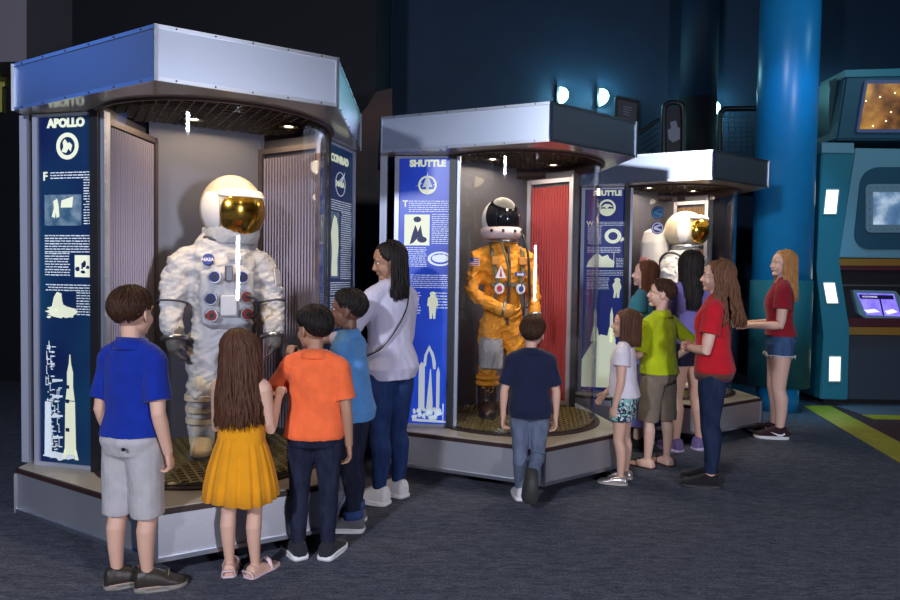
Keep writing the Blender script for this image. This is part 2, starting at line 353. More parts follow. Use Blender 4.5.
def art_shuttle(tp, mt):
    EM = at(mt, 0.235, 1.635) @ M.Translation((-0.235, -1.635, 0))
    text('SHUTTLE', .064, at(mt, .235, 1.80), CREAM_PRINT, 'title', tp, bold=.004)
    e = B(); annulus(e, 0, 0, .062, .078, at(mt, .235, 1.635), .002); sheet(e, [(.175, 1.60), (.295, 1.60), (.265, 1.575), (.205, 1.575)], EM, .002); eo = obj('emblem', e, CREAM_PRINT, tp)
    e = B(); sheet(e, [(.19, 1.615), (.225, 1.70), (.235, 1.745), (.245, 1.70), (.28, 1.615), (.25, 1.62), (.245, 1.60), (.225, 1.60), (.22, 1.62)], EM @ M.Translation((0, 0, .002)), .002); sheet(e, [(.13, 1.62), (.19, 1.645), (.19, 1.655)], EM, .002); sheet(e, [(.335, 1.665), (.285, 1.64), (.285, 1.63)], EM, .002); obj('emblem_shuttle', e, WHITE_PRINT, eo)
    text('T', .075, at(mt, .075, 1.415), CREAM_PRINT, 'initial_letter', tp, bold=.002)
    paragraphs(tp, mt, [(.10, .42, 1.35, 1.475, 11, .021), (.27, .42, 1.03, 1.34, 12, .021), (.07, .24, .80, 1.0, 13, .021)])
    paragraphs(tp, mt, [(.12, .42, .58, .72, 15, .021), (.30, .40, .36, .54, 16, .03), (.07, .2, .30, .54, 17, .03)])
    r = random.Random(3)
    b = B(); sheet(b, [(.07, 1.02), (.255, 1.02), (.255, 1.335), (.07, 1.335)], mt @ SQ, .001); q = obj('portrait_picture', b, CREAM_PRINT, tp)
    b = B(); sheet(b, blob(.165, 1.285, .028, .03, r, 14, .08), mt @ SQ @ M.Translation((0, 0, .001)), .001); sheet(b, [(.11, 1.03), (.13, 1.14), (.15, 1.23), (.17, 1.16), (.19, 1.23), (.2, 1.15), (.215, 1.06), (.17, 1.10), (.14, 1.05)], mt @ SQ @ M.Translation((0, 0, .001)), .001); sheet(b, blob(.20, 1.08, .035, .03, r, 14, .1), mt @ SQ @ M.Translation((0, 0, .0015)), .001); obj('figure', b, BLUEPRINT, q)
    b = B(); annulus(b, 0, 0, .070, .092, mt @ SQ @ M.Translation((.335, .885, 0)) @ M.Diagonal((1, .8, 1, 1)), .0015); sheet(b, blob(.335, .89, .062, .04, r, 30, .1), mt @ SQ, .0015); obj('oval_emblem', b, WHITE_PRINT, tp)
    b = B(); sheet(b, blob(.285, .525, .022, .025, r, 14, .03), mt @ SQ, .0015); sheet(b, [(.245, .40), (.25, .48), (.27, .505), (.30, .505), (.32, .48), (.325, .40), (.312, .40), (.308, .33), (.305, .27), (.29, .27), (.285, .34), (.28, .27), (.265, .27), (.262, .33), (.258, .40)], mt @ SQ, .0015); obj('suit_picture', b, CREAM_PRINT, tp)
def art_shuttle_launch(tp, mt):
    EM = at(mt, 0.235, 1.66) @ M.Translation((-0.235, -1.66, 0))
    text('SHUTTLE', .064, at(mt, .235, 1.80), CREAM_PRINT, 'title', tp, bold=.004)
    r = random.Random(6)
    e = B(); annulus(e, 0, 0, .07, .092, at(mt, .235, 1.66), .002); sheet(e, [(.165, 1.66), (.21, 1.70), (.26, 1.70), (.31, 1.665), (.26, 1.675), (.235, 1.65), (.2, 1.67)], EM, .002); sheet(e, circ(.235, 1.65, .065, 14, a0=PI, a1=2*PI), EM, .002); obj('emblem', e, CREAM_PRINT, tp)
    text('W', .07, at(mt, .08, 1.42), CREAM_PRINT, 'initial_letter', tp, bold=.002)
    paragraphs(tp, mt, [(.12, .42, 1.42, 1.47, 21, .021), (.06, .19, 1.17, 1.41, 22, .021), (.06, .38, 1.06, 1.13, 23, .021), (.33, .44, .86, .98, 24, .021), (.06, .42, .74, .82, 25, .021), (.06, .27, .56, .72, 26, .021)])
    b = B(); annulus(b, 0, 0, .05, .09, at(mt, .295, 1.28) @ M.Diagonal((1, .9, 1, 1)), .0015); sheet(b, [(.36, 1.2), (.42, 1.24), (.38, 1.27)], mt @ SQ, .0015); sheet(b, [(.42, 1.19), (.445, 1.2), (.44, 1.36), (.43, 1.37)], mt @ SQ, .0015); obj('capsule_picture', b, CREAM_PRINT, tp)
    b = B(); sheet(b, [(.055, .86), (.31, .86), (.315, .94), (.27, .98), (.25, 1.03), (.2, 1.0), (.16, 1.05), (.12, 1.02), (.07, .93)], mt @ SQ, .0015); sheet(b, [(.305, .95), (.31, .95), (.31, 1.07), (.305, 1.07)], mt @ SQ, .0015); obj('mountain_picture', b, CREAM_PRINT, tp)
    b = B(); sheet(b, blob(.345, .69, .028, .03, r, 14, .04), mt @ SQ, .0015); sheet(b, [(.30, .62), (.32, .665), (.37, .665), (.385, .60), (.37, .54), (.365, .45), (.345, .45), (.34, .53), (.33, .45), (.31, .45), (.318, .54)], mt @ SQ, .0015); obj('suit_picture', b, CREAM_PRINT, tp)
    b = B(); sheet(b, [(.03, .03), (PW-.03, .03), (PW-.03, .20), (.36, .26), (.3, .31), (.2, .32), (.12, .27), (.03, .18)], mt @ M.Diagonal((1, 1.75, 1, 1)), .001)
    for c in (.15, .30): 
        sheet(b, [(c-.014, .28), (c+.014, .28), (c+.014, .43), (c, .47), (c-.014, .43)], mt @ M.Diagonal((1, 1.75, 1, 1)), .0014); sheet(b, [(c-.045, .28), (c+.045, .28), (c+.02, .36), (c-.02, .36)], mt @ M.Diagonal((1, 1.75, 1, 1)), .0014)
    obj('launch_picture', b, CREAM_PRINT, tp)
def art_conrad(tp, mt):
    mt = mt @ M.Translation((0, -.045, 0))
    EM = at(mt, 0.225, 1.63) @ M.Translation((-0.225, -1.63, 0))
    text('CONRAD', .066, at(mt, .215, 1.80), CREAM_PRINT, 'title', tp, bold=.004)
    e = B(); annulus(e, 0, 0, .088, .094, at(mt, .225, 1.63), .002); sheet(e, [(.12, 1.60), (.30, 1.72), (.315, 1.735), (.27, 1.66), (.215, 1.64), (.28, 1.69)], EM, .002); eo = obj('emblem', e, WHITE_PRINT, tp)
    text('NASA', .06, at(mt, .225, 1.605), CREAM_PRINT, 'emblem_letters', eo, bold=.002)
    paragraphs(tp, mt, [(.06, .42, 1.38, 1.47, 31, .021), (.24, .42, .72, 1.37, 32, .021), (.06, .42, .58, .70, 33, .021), (.06, .26, .40, .56, 34, .021), (.06, .42, .26, .38, 35, .021)])
    b = B(); sheet(b, [(.06, .74), (.21, .74), (.21, 1.36), (.06, 1.36)], mt @ SQ, .0012); q = obj('astronaut_picture', b, GREYPRINT, tp)
    b = B(); sheet(b, [(.09, .76), (.10, 1.0), (.08, 1.15), (.10, 1.25), (.13, 1.33), (.17, 1.30), (.19, 1.2), (.2, 1.05), (.18, .9), (.185, .76)], mt @ SQ @ M.Translation((0, 0, .0012)), .001); obj('figure', b, CREAM_PRINT, q)
    b = B(); sheet(b, [(.28, .40), (.42, .40), (.42, .57), (.28, .57)], mt @ SQ, .0012); obj('portrait_picture', b, CREAM_PRINT, tp)
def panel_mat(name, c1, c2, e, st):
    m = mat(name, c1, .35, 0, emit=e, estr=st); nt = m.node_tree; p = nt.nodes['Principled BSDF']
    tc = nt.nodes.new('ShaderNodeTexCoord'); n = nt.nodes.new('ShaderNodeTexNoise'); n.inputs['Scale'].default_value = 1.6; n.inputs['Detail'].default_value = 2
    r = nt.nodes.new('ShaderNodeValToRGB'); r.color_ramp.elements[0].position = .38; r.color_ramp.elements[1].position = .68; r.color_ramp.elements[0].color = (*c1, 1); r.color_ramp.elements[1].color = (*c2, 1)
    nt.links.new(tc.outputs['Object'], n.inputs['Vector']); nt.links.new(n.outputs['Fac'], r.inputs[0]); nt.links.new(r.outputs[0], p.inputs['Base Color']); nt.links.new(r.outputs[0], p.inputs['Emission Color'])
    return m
UNDER = mat('canopy_underside_laminate', (.42, .36, .28), .14)
GRID = mat('bronze_grid', (.10, .07, .04), .4, .6)
GRATE = mat('brass_floor_grate', (.40, .31, .12), .35, .7)
LAMP = mat('downlight_bulb', (1, .9, .7), .5, emit=(1, .85, .6), estr=14)
WALLM = mat('case_grey_metal_wall', (.115, .112, .135), .4, .25)
def display_case(pos, rz, label, face, left_art, rib, right_title, left_rib, frame_m, warm, pw, launch=None, du=0, rc=(.38, 1.27)):
    c = empty('display_case', (*pos, 0), rz); tag(c, label, 'display case', 'display cases holding the space suits')
    # base
    bm = B(); prism(bm, inset(.992), .083, .30); base = obj('base', bm, BASEM, c)
    bm = B(); prism(bm, inset(1.0), .302, .327); obj('base_lip', bm, LIP, c)
    bm = B(); prism(bm, inset(.985), .3275, .333); obj('deck', bm, DECK, c)
    bm = B()
    for i in (5, 0, 1):
        a, b = HEX[i], HEX[(i+1) % 6]
        for z in (.094,): bar(bm, (*a, z), (*b, z), .012, .022)
        for q in (a, b): bar(bm, (q[0], q[1], .083), (q[0], q[1], .30), .018)
    obj('base_trim', bm, TRIM, base)
    for x, y in ((-.7, 1.0), (-.35, .25), (.35, .25), (.7, 1.0), (-.45, 1.6), (.45, 1.6)):
        w = B(); bmesh.ops.create_cone(w, cap_ends=True, segments=20, radius1=.035, radius2=.035, depth=.03, matrix=M.Translation((x, y, .035)) @ M.Rotation(PI/2, 4, 'Y')); box(w, x-.03, x+.03, y-.02, y+.02, .06, .085); obj('caster', w, DARK, c)
    # floor of the glass bay
    bm = B(); prism(bm, circ(0, CZ, GR+.035, 64), .333, .343); obj('floor_ring', bm, LIP, c)
    bm = B(); prism(bm, circ(0, CZ, GR-.01, 64), .343, .347); fl = obj('bay_floor', bm, DARK, c)
    bm = B(); g = -.6
    while g <= .6:
        h = math.sqrt(max(0, (GR-.02)**2-g*g))
        if h > .05:
            bar(bm, (g, CZ-h, .352), (g, CZ+h, .352), .013, .012); bar(bm, (-h, CZ+g, .352), (h, CZ+g, .352), .013, .012)
        g += .05
    obj('floor_grate', bm, GRATE, fl)
    # canopy
    bm = B(); n = len(HEX)
    top = [bm.verts.new((x, y, ZT)) for x, y in HEX]; bot = [bm.verts.new((x, y, ZB)) for x, y in HEX]
    for i in range(n): bm.faces.new((bot[i], bot[(i+1) % n], top[(i+1) % n], top[i]))
    bm.faces.new(top)
    can = obj('canopy', bm, ALU, c)
    bm = B(); outer = [bm.verts.new((x, y, ZB)) for x, y in inset(.997)]; inner = [bm.verts.new((x, y, ZB)) for x, y in circ(du, CZ, GR+.03, 64)]
    es = [bm.edges.new((o[i], o[(i+1) % len(o)])) for o in (outer, inner) for i in range(len(o))]
    bmesh.ops.triangle_fill(bm, use_beauty=True, use_dissolve=False, edges=es)
    ex = bmesh.ops.extrude_face_region(bm, geom=bm.faces[:]); bmesh.ops.translate(bm, vec=(0, 0, .006), verts=[v for v in ex['geom'] if isinstance(v, bmesh.types.BMVert)])
    obj('underside', bm, UNDER, can)
    bm = B()
    for i in (5, 0, 1):
        a, b = HEX[i], HEX[(i+1) % 6]
        for z in (ZB+.009, ZT-.009): bar(bm, (*a, z), (*b, z), .010, .018)
        for q in (a, b): bar(bm, (q[0], q[1], ZB), (q[0], q[1], ZT), .016)
    ct = obj('canopy_trim', bm, TRIM, can)
    sm = None
    for i in (5, 0, 1):
        a, b = V(HEX[i]), V(HEX[(i+1) % 6]); e = (b-a); nrm = V((e.y, -e.x)).normalized(); k = 5 if i == 0 else 6
        for j in range(k):
            for z in (ZB+.009, ZT-.009):
                p = a+e*((j+.5)/k)+nrm*.006
                if sm is None:
                    w = B(); ell(w, (0, 0, 0), (.005, .005, .005), sub=1); so = obj('screw', w, DARK, ct); sm = so.data
                else: so = link('screw', sm, None, ct)
                so.location = (p.x, p.y, z)
    # ceiling of the bay
    bm = B(); R0, R1 = GR+.03, GR+.005; n = 64; rows = [[bm.verts.new((r*math.cos(2*PI*i/n), CZ+r*math.sin(2*PI*i/n), z)) for i in range(n)] for r, z in ((R0, ZB-.012), (R1, ZB-.012), (R1, ZB+.10), (R0, ZB+.10))]
    for k in range(4):
        for i in range(n): bm.faces.new((rows[k][i], rows[k][(i+1) % n], rows[(k+1) % 4][(i+1) % n], rows[(k+1) % 4][i]))
    obj('ceiling_ring', bm, LIP, can, True)
    bm = B(); prism(bm, circ(0, CZ, GR+.02, 64), ZB+.10, ZB+.12); cp = obj('bay_ceiling', bm, DARK, can)
    bm = B(); g = -.6
    while g <= .6:
        h = math.sqrt(max(0, (GR)**2-g*g)); bar(bm, (g, CZ-h, ZB+.085), (g, CZ+h, ZB+.085), .006, .028); bar(bm, (-h, CZ+g, ZB+.085), (h, CZ+g, ZB+.085), .006, .028); g += .06
    obj('ceiling_grid', bm, GRID, can)
    for x, y in ((-.27, .34), (.24, .31), (.42, .85), (-.12, .98)):
        w = B(); annulus(w, x, y, .035, .06, M.Translation((0, 0, ZB+.05)), .02, 24); dl = obj('downlight', w, GRID, can)
        w = B(); ell(w, (x, y, ZB+.062), (.03, .03, .012), sub=2); obj('bulb', w, LAMP, dl)
    # bay walls
    z0, z1 = .345, ZB+.08
    bm = B(); box(bm, -.33, rc[0]+.01, 1.30, 1.315, z0, z1); obj('back_wall', bm, WALLM, c)
    zt = ZB-.03
    if left_rib is None:
        a, b = V((-.60, .80, 0)), V((-.33, 1.30, 0)); bm = B(); bar(bm, a+V((0, 0, 1.31)), b+V((0, 0, 1.31)), .012, z1-z0); obj('side_wall', bm, WALLM, c)
    else:
        corrugated('ribbed_panel', (-.58, .84), (-.31, 1.26), .40, 2.22, left_rib, c); frame_panel('ribbed_panel_frame', (-.60, .82), (-.30, 1.28), z0+.02, zt, .035, frame_m, c)
        a, b = V((-.62, .81, 0)), V((-.35, 1.31, 0)); bm = B(); bar(bm, a+V((0, 0, 1.31)), b+V((0, 0, 1.31)), .006, z1-z0); obj('side_wall', bm, WALLM, c)
    corrugated('ribbed_panel', rc, (.60, .83), .40, 2.20, rib, c); frame_panel('ribbed_panel_frame', (rc[0]-.01, rc[1]+.02), (.612, .815), z0+.02, zt, .035, frame_m, c)
    bm = B(); bar(bm, (rc[0]-.004, rc[1]+.01, 1.31), (rc[0]-.004, 1.30, 1.31), .008, z1-z0); obj('side_wall', bm, WALLM, c)
    a, b = V((.645, .81, 0)), V((rc[0]+.01, 1.31, 0)); bm = B(); bar(bm, a+V((0, 0, 1.31)), b+V((0, 0, 1.31)), .006, z1-z0); obj('side_wall', bm, WALLM, c)
    # posts beside the glass, back shell
    for s in (-1, 1):
        bm = B(); bar(bm, (s*.648, .80, .333), (s*.648, .80, ZB), .05, .05, up=V((1, s, 0))); obj('post', bm, DARK, c)
        bm = B(); bar(bm, (s*.985, 1.19, .333), (s*.985, 1.19, ZB), .03, .05, up=V((1, s, 0))); obj('outer_post', bm, PFR, c)
    bm = B()
    for a, b in (((-.975, 1.21), (-.6, 1.74)), ((-.6, 1.74), (.6, 1.74)), ((.6, 1.74), (.975, 1.21))): bar(bm, (*a, 1.31), (*b, 1.31), .02, ZB-.333)
    obj('rear_shell', bm, DARK, c)
    # glass
    bm = B(); A0, A1, n = PI+.05, 2*PI-.05, 60
    loop = ((GR, .343), (GR, ZB+.03), (GR-.008, ZB+.03), (GR-.008, .343))
    for k in range(4):
        ra, rb = [[bm.verts.new((x, y, z)) for x, y in arc(r, A0, A1, n)] for r, z in (loop[k], loop[(k+1) % 4])]
        for i in range(n-1): bm.faces.new((ra[i], ra[i+1], rb[i+1], rb[i]))
    obj('curved_glass', bm, GLASS, c, True)
    # printed panels
    tp, mt = text_panel(c, False, face); left_art(tp, mt)
    if launch: art_launch(tp, mt, *launch)
    tp, mt = text_panel(c, True, face)
    if right_title: right_title(tp, mt)
    else:
        b = B(); wordlines(b, .07, .42, .5, 1.5, mt, seed=50); obj('text_block', b, WHITE_PRINT, tp)
    # lamps of the bay
    def lamp(kind, name, loc, e, col, aim=None, size=.1, blend=.6, ang=1.2):
        L = bpy.data.lights.new(name, kind); L.energy = e; L.color = col
        o = bpy.data.objects.new(name, L); COL.objects.link(o); o.parent = c; o.location = loc
        if kind == 'SPOT': L.spot_size = ang; L.spot_blend = blend; L.shadow_soft_size = size
        elif kind == 'AREA': L.shape = 'DISK'; L.size = size
        if aim is not None: o.rotation_euler = (V(aim)-V(loc)).to_track_quat('-Z', 'Y').to_euler()
    for (x, y) in ((-.27, .34), (.24, .31)): lamp('SPOT', 'case_downlight', (x, y, ZB+.045), pw*1.45, warm, (x*.3, .80, .55), .05, .7, 1.5)
    lamp('AREA', 'case_glow', (0, .80, ZB+.04), pw*.4, warm, (0, .8, 0), .9)
    for o in list(c.children)+list(can.children):
        if o.name.split('.')[0] not in ('base', 'base_lip', 'deck', 'caster', 'canopy', 'underside', 'canopy_trim'): o.location.x += du
    return c
CPOS = 0
def cpos(x, y, t): return (x+HA*math.cos(t), y+HA*math.sin(t))
S_ = 1.04
C1 = (cpos(-1.2916*S_, 2.9816*S_, .5327), .5327); C2 = (cpos(.598*S_, 4.1765*S_, .657), .657); C3 = (cpos(2.1514*S_, 5.6326*S_, .6111), .6111)
RIBW = mat('pinkish_ribbed_aluminium', (.19, .16, .19), .4, .5); RIBR = mat('red_ribbed_panel', (.36, .045, .045), .45, .1); RIBB = mat('brown_ribbed_panel', (.20, .115, .06), .5)
FRD = mat('dark_bronze_frame', (.16, .13, .14), .4, .6); FRL = mat('pale_aluminium_frame', (.55, .52, .6), .4, .6)
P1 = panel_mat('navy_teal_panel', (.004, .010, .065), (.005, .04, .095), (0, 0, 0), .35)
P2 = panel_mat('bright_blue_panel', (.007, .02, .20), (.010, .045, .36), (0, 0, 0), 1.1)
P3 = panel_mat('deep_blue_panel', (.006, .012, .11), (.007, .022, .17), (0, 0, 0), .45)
WARM = (1, .74, .44)
display_case(*C1, 'nearest hexagonal display case with a navy side panel headed APOLLO, white space suit inside', P1, art_apollo, RIBW, art_conrad, RIBW, FRD, WARM, 22, (.205, 'saturn'), .02)
display_case(*C2, 'middle display case with a bright blue SHUTTLE panel and red ribbed back, orange suit inside', P2, art_shuttle, RIBR, None, None, FRL, (1, .84, .62), 31, (.265, 'shuttle'), .06, (.53, 1.20))
display_case(*C3, 'farthest display case beside the blue pillar, white suit with backpack inside', P3, art_shuttle_launch, RIBB, None, None, FRL, (1, .82, .58), 40, None, .07, (.54, 1.12))
def in_case(C, u, v, z=0):
    (x, y), t = C; return V((x+u*math.cos(t)-v*math.sin(t), y+u*math.sin(t)+v*math.cos(t), z))
# ------------------------------------------------------------------ blue pillar
PB = mat('blue_pillar_paint', (.012, .26, .62), .32, var=.03); PT = mat('dark_teal_pillar', (.012, .10, .12), .5)
px, py = 3.675, 7.55
pr_ = .306
pil = empty('pillar', (px, py, 0)); tag(pil, 'round bright blue pillar behind the teenager in the dark red shirt', 'pillar'); pil['kind'] = 'structure'
def cyl(name, r, z0, z1, m, parent, n=64, bev=.006):
    bm = B(); bmesh.ops.create_cone(bm, cap_ends=True, segments=n, radius1=r, radius2=r, depth=z1-z0, matrix=M.Translation((0, 0, (z0+z1)/2)))
    o = obj(name, bm, m, parent)
    for f in o.data.polygons: f.use_smooth = abs(f.normal.z) < .5
    return o
cyl('shaft', pr_, 1.44, 6.6, PB, pil); cyl('lower_shaft', pr_+.012, .27, 1.44, PT, pil); cyl('plinth', .215, 0, .27, PB, pil)  # shaft in two parts, the lower one darker teal and slightly wider
# darker pillar farther back
q = at_y(698, 100, 10.0); dp = empty('pillar', (q.x, 10.0, 0)); tag(dp, 'dark navy pillar in the background left of the bright blue pillar', 'pillar'); dp['kind'] = 'structure'
cyl('shaft', .26, 4.05, 6.6, NAVY, dp); cyl('lower_shaft', .262, 2.6, 4.05, BLACKW, dp); cyl('foot', .26, 0, 2.6, BLACKW, dp)
# ------------------------------------------------------------------ landing behind the cases, rails, wall lamps
LZ = at_y(650, 156, 9.4).z
bm = B(); box(bm, at_y(612, 150, 9.2).x, 8.9, 9.2, WY, LZ-.3, LZ-.12); struct(obj('floor', bm, BLACKW))
RAIL = mat('black_rail', (.01, .012, .016), .4)
def rail(pts, name, r, parent):
    bm = B(); P, R = smooth_path(pts, [r]*len(pts), 5); tube(bm, P, [a[0] for a in R], 10); return obj(name, bm, RAIL, parent, True)
def gp(x, y, Y=9.3): return at_y(x, y, Y)
hr = empty('stair_railing', gp(652, 156)); tag(hr, 'black sloping stair handrail left of the small framed notice', 'railing')
def under(o): 
    o.matrix_parent_inverse = M.Translation(-o.parent.location); return o
under(rail([gp(634, 137), gp(648, 127), gp(658, 120)], 'handrail', .028, hr))
for k in range(4): under(rail([gp(636, 143+5*k), gp(650, 133.5+5.5*k), gp(658, 127.5+6*k)], 'rail_wire', .008, hr))
bs = empty('notice_stand', gp(674, 156)); tag(bs, 'black tubular frame holding a small dark notice with grey print', 'sign stand')
under(rail([gp(664, 160), gp(664, 112), gp(666, 105), gp(672, 102.5), gp(680, 104), gp(683, 112), gp(683, 160)], 'tube_frame', .034, bs))
under(slab('notice_board', [(666.5, 107), (681, 107), (681, 157), (666.5, 157)], 9.31, .02, mat('notice_black', (.01, .01, .014), .5), bs))
GP = mat('grey_print', (.22, .22, .3), .6)
under(slab('printed_figure', [(670, 122), (676, 120.5), (677.5, 127), (680, 128), (680, 139), (673, 142.5), (668.5, 139), (667.5, 130), (671, 128)], 9.295, .006, GP, bs))
rr = empty('guard_railing', gp(738, 156)); tag(rr, 'black curved guard railing just left of the bright blue pillar', 'railing')
under(rail([gp(720, 160), gp(720, 118), gp(721.5, 111.5), gp(727, 109), gp(745, 108.7), gp(800, 108)], 'handrail', .036, rr))
bm = B()
for k in range(9):
    bar(bm, gp(722, 117+5*k), gp(800, 117+5*k), .008)
for k in range(14): bar(bm, gp(723+6*k, 112), gp(723+6*k, 160), .006)
under(obj('mesh_infill', bm, RAIL, rr))
r2 = empty('guard_railing', gp(826, 140)); tag(r2, 'short black rail showing between the bright blue pillar and the console', 'railing')
under(rail([gp(812, 108.3), gp(830, 108.3), gp(846, 108.3)], 'handrail', .036, r2))
fs = empty('wall_sign', gp(627, 110, 10.4)); tag(fs, 'small dark framed sign on the wall right of the two wall lamps', 'sign')
under(slab('sign_board', [(617, 99), (638, 103), (638, 127), (617, 123)], 10.4, .02, mat('sign_grey', (.05, .055, .07), .5), fs))
bm = B(); P = [gp(616, 97, 10.38), gp(639, 101.5, 10.38), gp(639, 130, 10.38), gp(616, 126, 10.38)]
for a, b in zip(P, P[1:]+P[:1]): bar(bm, a, b, .04)
under(obj('sign_frame', bm, RAIL, fs))
bm = B()
for k in range(4): bar(bm, gp(623, 106.5+2.4*k, 10.39), gp(632-k, 108.2+2.4*k, 10.39), .012)
under(obj('sign_print', bm, GP, fs))
LGLOW = mat('sconce_diffuser', (.8, 1, .95), .5, emit=(.35, .95, .85), estr=7)
for x, y, lab, Y in ((563, 96, 'half-round wall lamp nearest the middle display case, left of the pair', WY), (603, 97.5, 'half-round wall lamp beside the small framed sign', WY), (713.5, 109, 'wall lamp half hidden behind the dark navy pillar', WY), (826, 108, 'wall lamp showing between the blue pillar and the console', WY)):
    p = at_y(x-4, y, Y-.02); s = empty('wall_lamp', p); tag(s, lab, 'lamp', 'wall lamps on the back wall')
    bm = B(); r = .135
    n = 12; g = [[(math.cos(-PI/2+PI*i/n)*r*math.sin(PI*j/10)-.005, -.11*math.sin(PI*j/10)*.0-.10*math.cos(-PI/2+PI*i/n)*math.sin(PI*j/10), r*math.cos(PI*j/10)) for j in range(11)] for i in range(n+1)]
    vs = [[bm.verts.new(v) for v in row] for row in g]
    for i in range(n):
        for j in range(10): bm.faces.new((vs[i][j], vs[i+1][j], vs[i+1][j+1], vs[i][j+1]))
    bmesh.ops.remove_doubles(bm, verts=bm.verts[:], dist=.0005)
    obj('diffuser', bm, LGLOW, s, True)
    bm = B(); box(bm, -.05, -.012, -.10, .02, -.15, .15, .006); obj('back_plate', bm, RAIL, s)
    L = bpy.data.lights.new('wall_lamp_light', 'POINT'); L.energy = 16; L.color = (.35, .85, .9); L.shadow_soft_size = .06
    o = bpy.data.objects.new('wall_lamp_light', L); COL.objects.link(o); o.location = p+V((.02, -.2, 0))
# ------------------------------------------------------------------ dark mural between the first two cases, grey soffit at upper left
mu = slab('mural_panel', [(341, 150), (343, 118), (352, 112), (357, 118), (366, 108), (376, 92), (392, 88), (392, 470), (341, 470)], 7.6, .06, mat('dark_mural_print', (.010, .008, .010), .7, col2=(.05, .018, .014), vscale=2.2))
tag(mu, 'dark reddish mural board standing between the first two display cases', 'mural')
sf = slab('hanging_panel', [(-30, -40), (26.5, -40), (26.5, 61.5), (-30, 62.5)], 4.2, .5, mat('warm_grey_paint', (.07, .063, .078), .7)); tag(sf, 'plain grey hanging panel in the upper left corner', 'panel')
ys = slab('wall_banner', [(-25, 63), (5, 63), (5, 86), (2, 87), (2, 112), (-25, 112)], 4.5, .04, mat('olive_banner', (.22, .20, .03), .7)); tag(ys, 'narrow olive yellow banner at the left edge', 'banner')
def screen_mat(name, c1, c2, scale, st, c3=None):
    m = mat(name, c1, .3, col2=c2, vscale=scale, emit=c1, estr=st); nt = m.node_tree; r = [n for n in nt.nodes if n.type == 'VALTORGB'][0]
    if c3: e = r.color_ramp.elements.new(.5); e.color = (*c3, 1)
    r.color_ramp.elements[0].position = .28; r.color_ramp.elements[-1].position = .72
    nt.links.new(r.outputs[0], nt.nodes['Principled BSDF'].inputs['Emission Color']); return m
# ------------------------------------------------------------------ teal control console
TE = mat('teal_console_paint', (.02, .17, .235), .4); TL = mat('pale_teal_paint', (.13, .30, .39), .45); TD = mat('dark_teal_recess', (.012, .07, .12), .5); SLATE = mat('slate_panel', (.035, .045, .065), .45); STEEL = mat('pale_steel_frame', (.22, .36, .46), .4, .3)
co = empty('control_console', (5.1, 7.9, 0)); tag(co, 'tall teal spaceship-style console with glowing screens at the right edge', 'console')
CI = M.Translation(-co.location)
def cs(name, poly, Y, th, m, parent=None, bev=0):
    o = slab(name, poly, Y, th, m, parent or co, bev)
    o.matrix_parent_inverse = CI if parent is None else M()
    return o
YC = 7.85; XR = 985
cs('kick_base', [(823, 398), (XR, 400), (XR, 409), (823, 407)], YC+.12, .6, DARK)
cs('cabinet', [(846, 326), (XR, 328), (XR, 401), (847, 399)], YC+.05, .7, SLATE)
cs('desk_stripe', [(838, 327), (XR, 328), (XR, 336), (838, 334.5)], YC-.02, .3, mat('brown_orange_stripe', (.26, .12, .015), .5))
cs('desk_stripe', [(838, 318), (XR, 319), (XR, 327.5), (838, 326.5)], YC-.01, .3, mat('maroon_stripe', (.07, .008, .015), .5))
cs('desk_recess', [(838, 268), (XR, 269), (XR, 320), (838, 319)], YC+.10, .6, DARK)
cs('recess_rail', [(843, 284.5), (XR, 285.5), (XR, 287), (843, 286)], YC+.06, .05, TRIM)
sf_ = cs('screen_housing', [(853, 290), (896, 291), (901, 297), (906, 318), (900, 321), (866, 319), (859, 314)], YC+.04, .1, STEEL, None, .008)
cs('touch_screen', [(857, 293), (894, 294), (901, 316.5), (867, 315)], YC+.034, .02, mat('purple_screen', (.1, .06, .5), .3, col2=(.45, .4, .95), vscale=9, emit=(.22, .15, .95), estr=.9), sf_)
WS = mat('screen_white_text', (.8, .8, 1), .4, emit=(.8, .8, 1), estr=.9); DS = mat('screen_dark_bar', (.02, .015, .08), .4)
for nm, pl, m in (('screen_bar', [(859, 294.5), (893, 295.3), (894, 299.5), (860.5, 298.7)], DS), ('screen_text', [(862, 295.7), (877, 296), (877.3, 297.6), (862.4, 297.2)], WS), ('screen_bar', [(879.3, 299), (880.8, 299), (884.5, 315.6), (883, 315.6)], DS), ('screen_text', [(864, 310), (875, 309), (880, 312), (868, 313)], WS), ('screen_text', [(885, 311), (893, 309), (898, 312), (888, 314.5)], WS)):
    cs(nm, pl, YC+.03, .004, m, sf_)
cs('stripe', [(838, 258.5), (XR, 259.5), (XR, 266), (838, 265.5)], YC-.04, .3, mat('brown_orange_stripe', (.2, .1, .02), .5))
cs('stripe', [(838, 265.5), (XR, 266), (XR, 271), (839, 270)], YC-.03, .3, mat('maroon_stripe', (.07, .008, .015), .5))
w = cs('window_band', [(855, 148), (XR, 150), (XR, 259), (838, 257.5)], YC-.03, .3, TL, None, .01)
def rrect(x0, y0, x1, y1, r, sl=0, n=6):
    out = []
    for cx, cy, a in ((x1-r, y0+r, -90), (x1-r, y1-r, 0), (x0+r, y1-r, 90), (x0+r, y0+r, 180)):
        for i in range(n+1):
            t = math.radians(a+90*i/n); x = cx+r*math.cos(t); y = cy+r*math.sin(t); out.append((x+sl*(y1-y)/(y1-y0), y))
    return out
cs('window_recess', rrect(853, 167, 985, 249.5, 17, 9), YC-.045, .05, TD, w)
fr = cs('window_frame', rrect(866, 184, 985, 232.5, 5, 0), YC-.06, .04, STEEL, w)
cs('space_screen', [(873.5, 192), (985, 193), (985, 225.5), (873.5, 224.5)], YC-.066, .02, screen_mat('starfield_screen', (.03, .09, .22), (.75, .85, .95), 3.2, .55, (.12, .22, .36)), w)
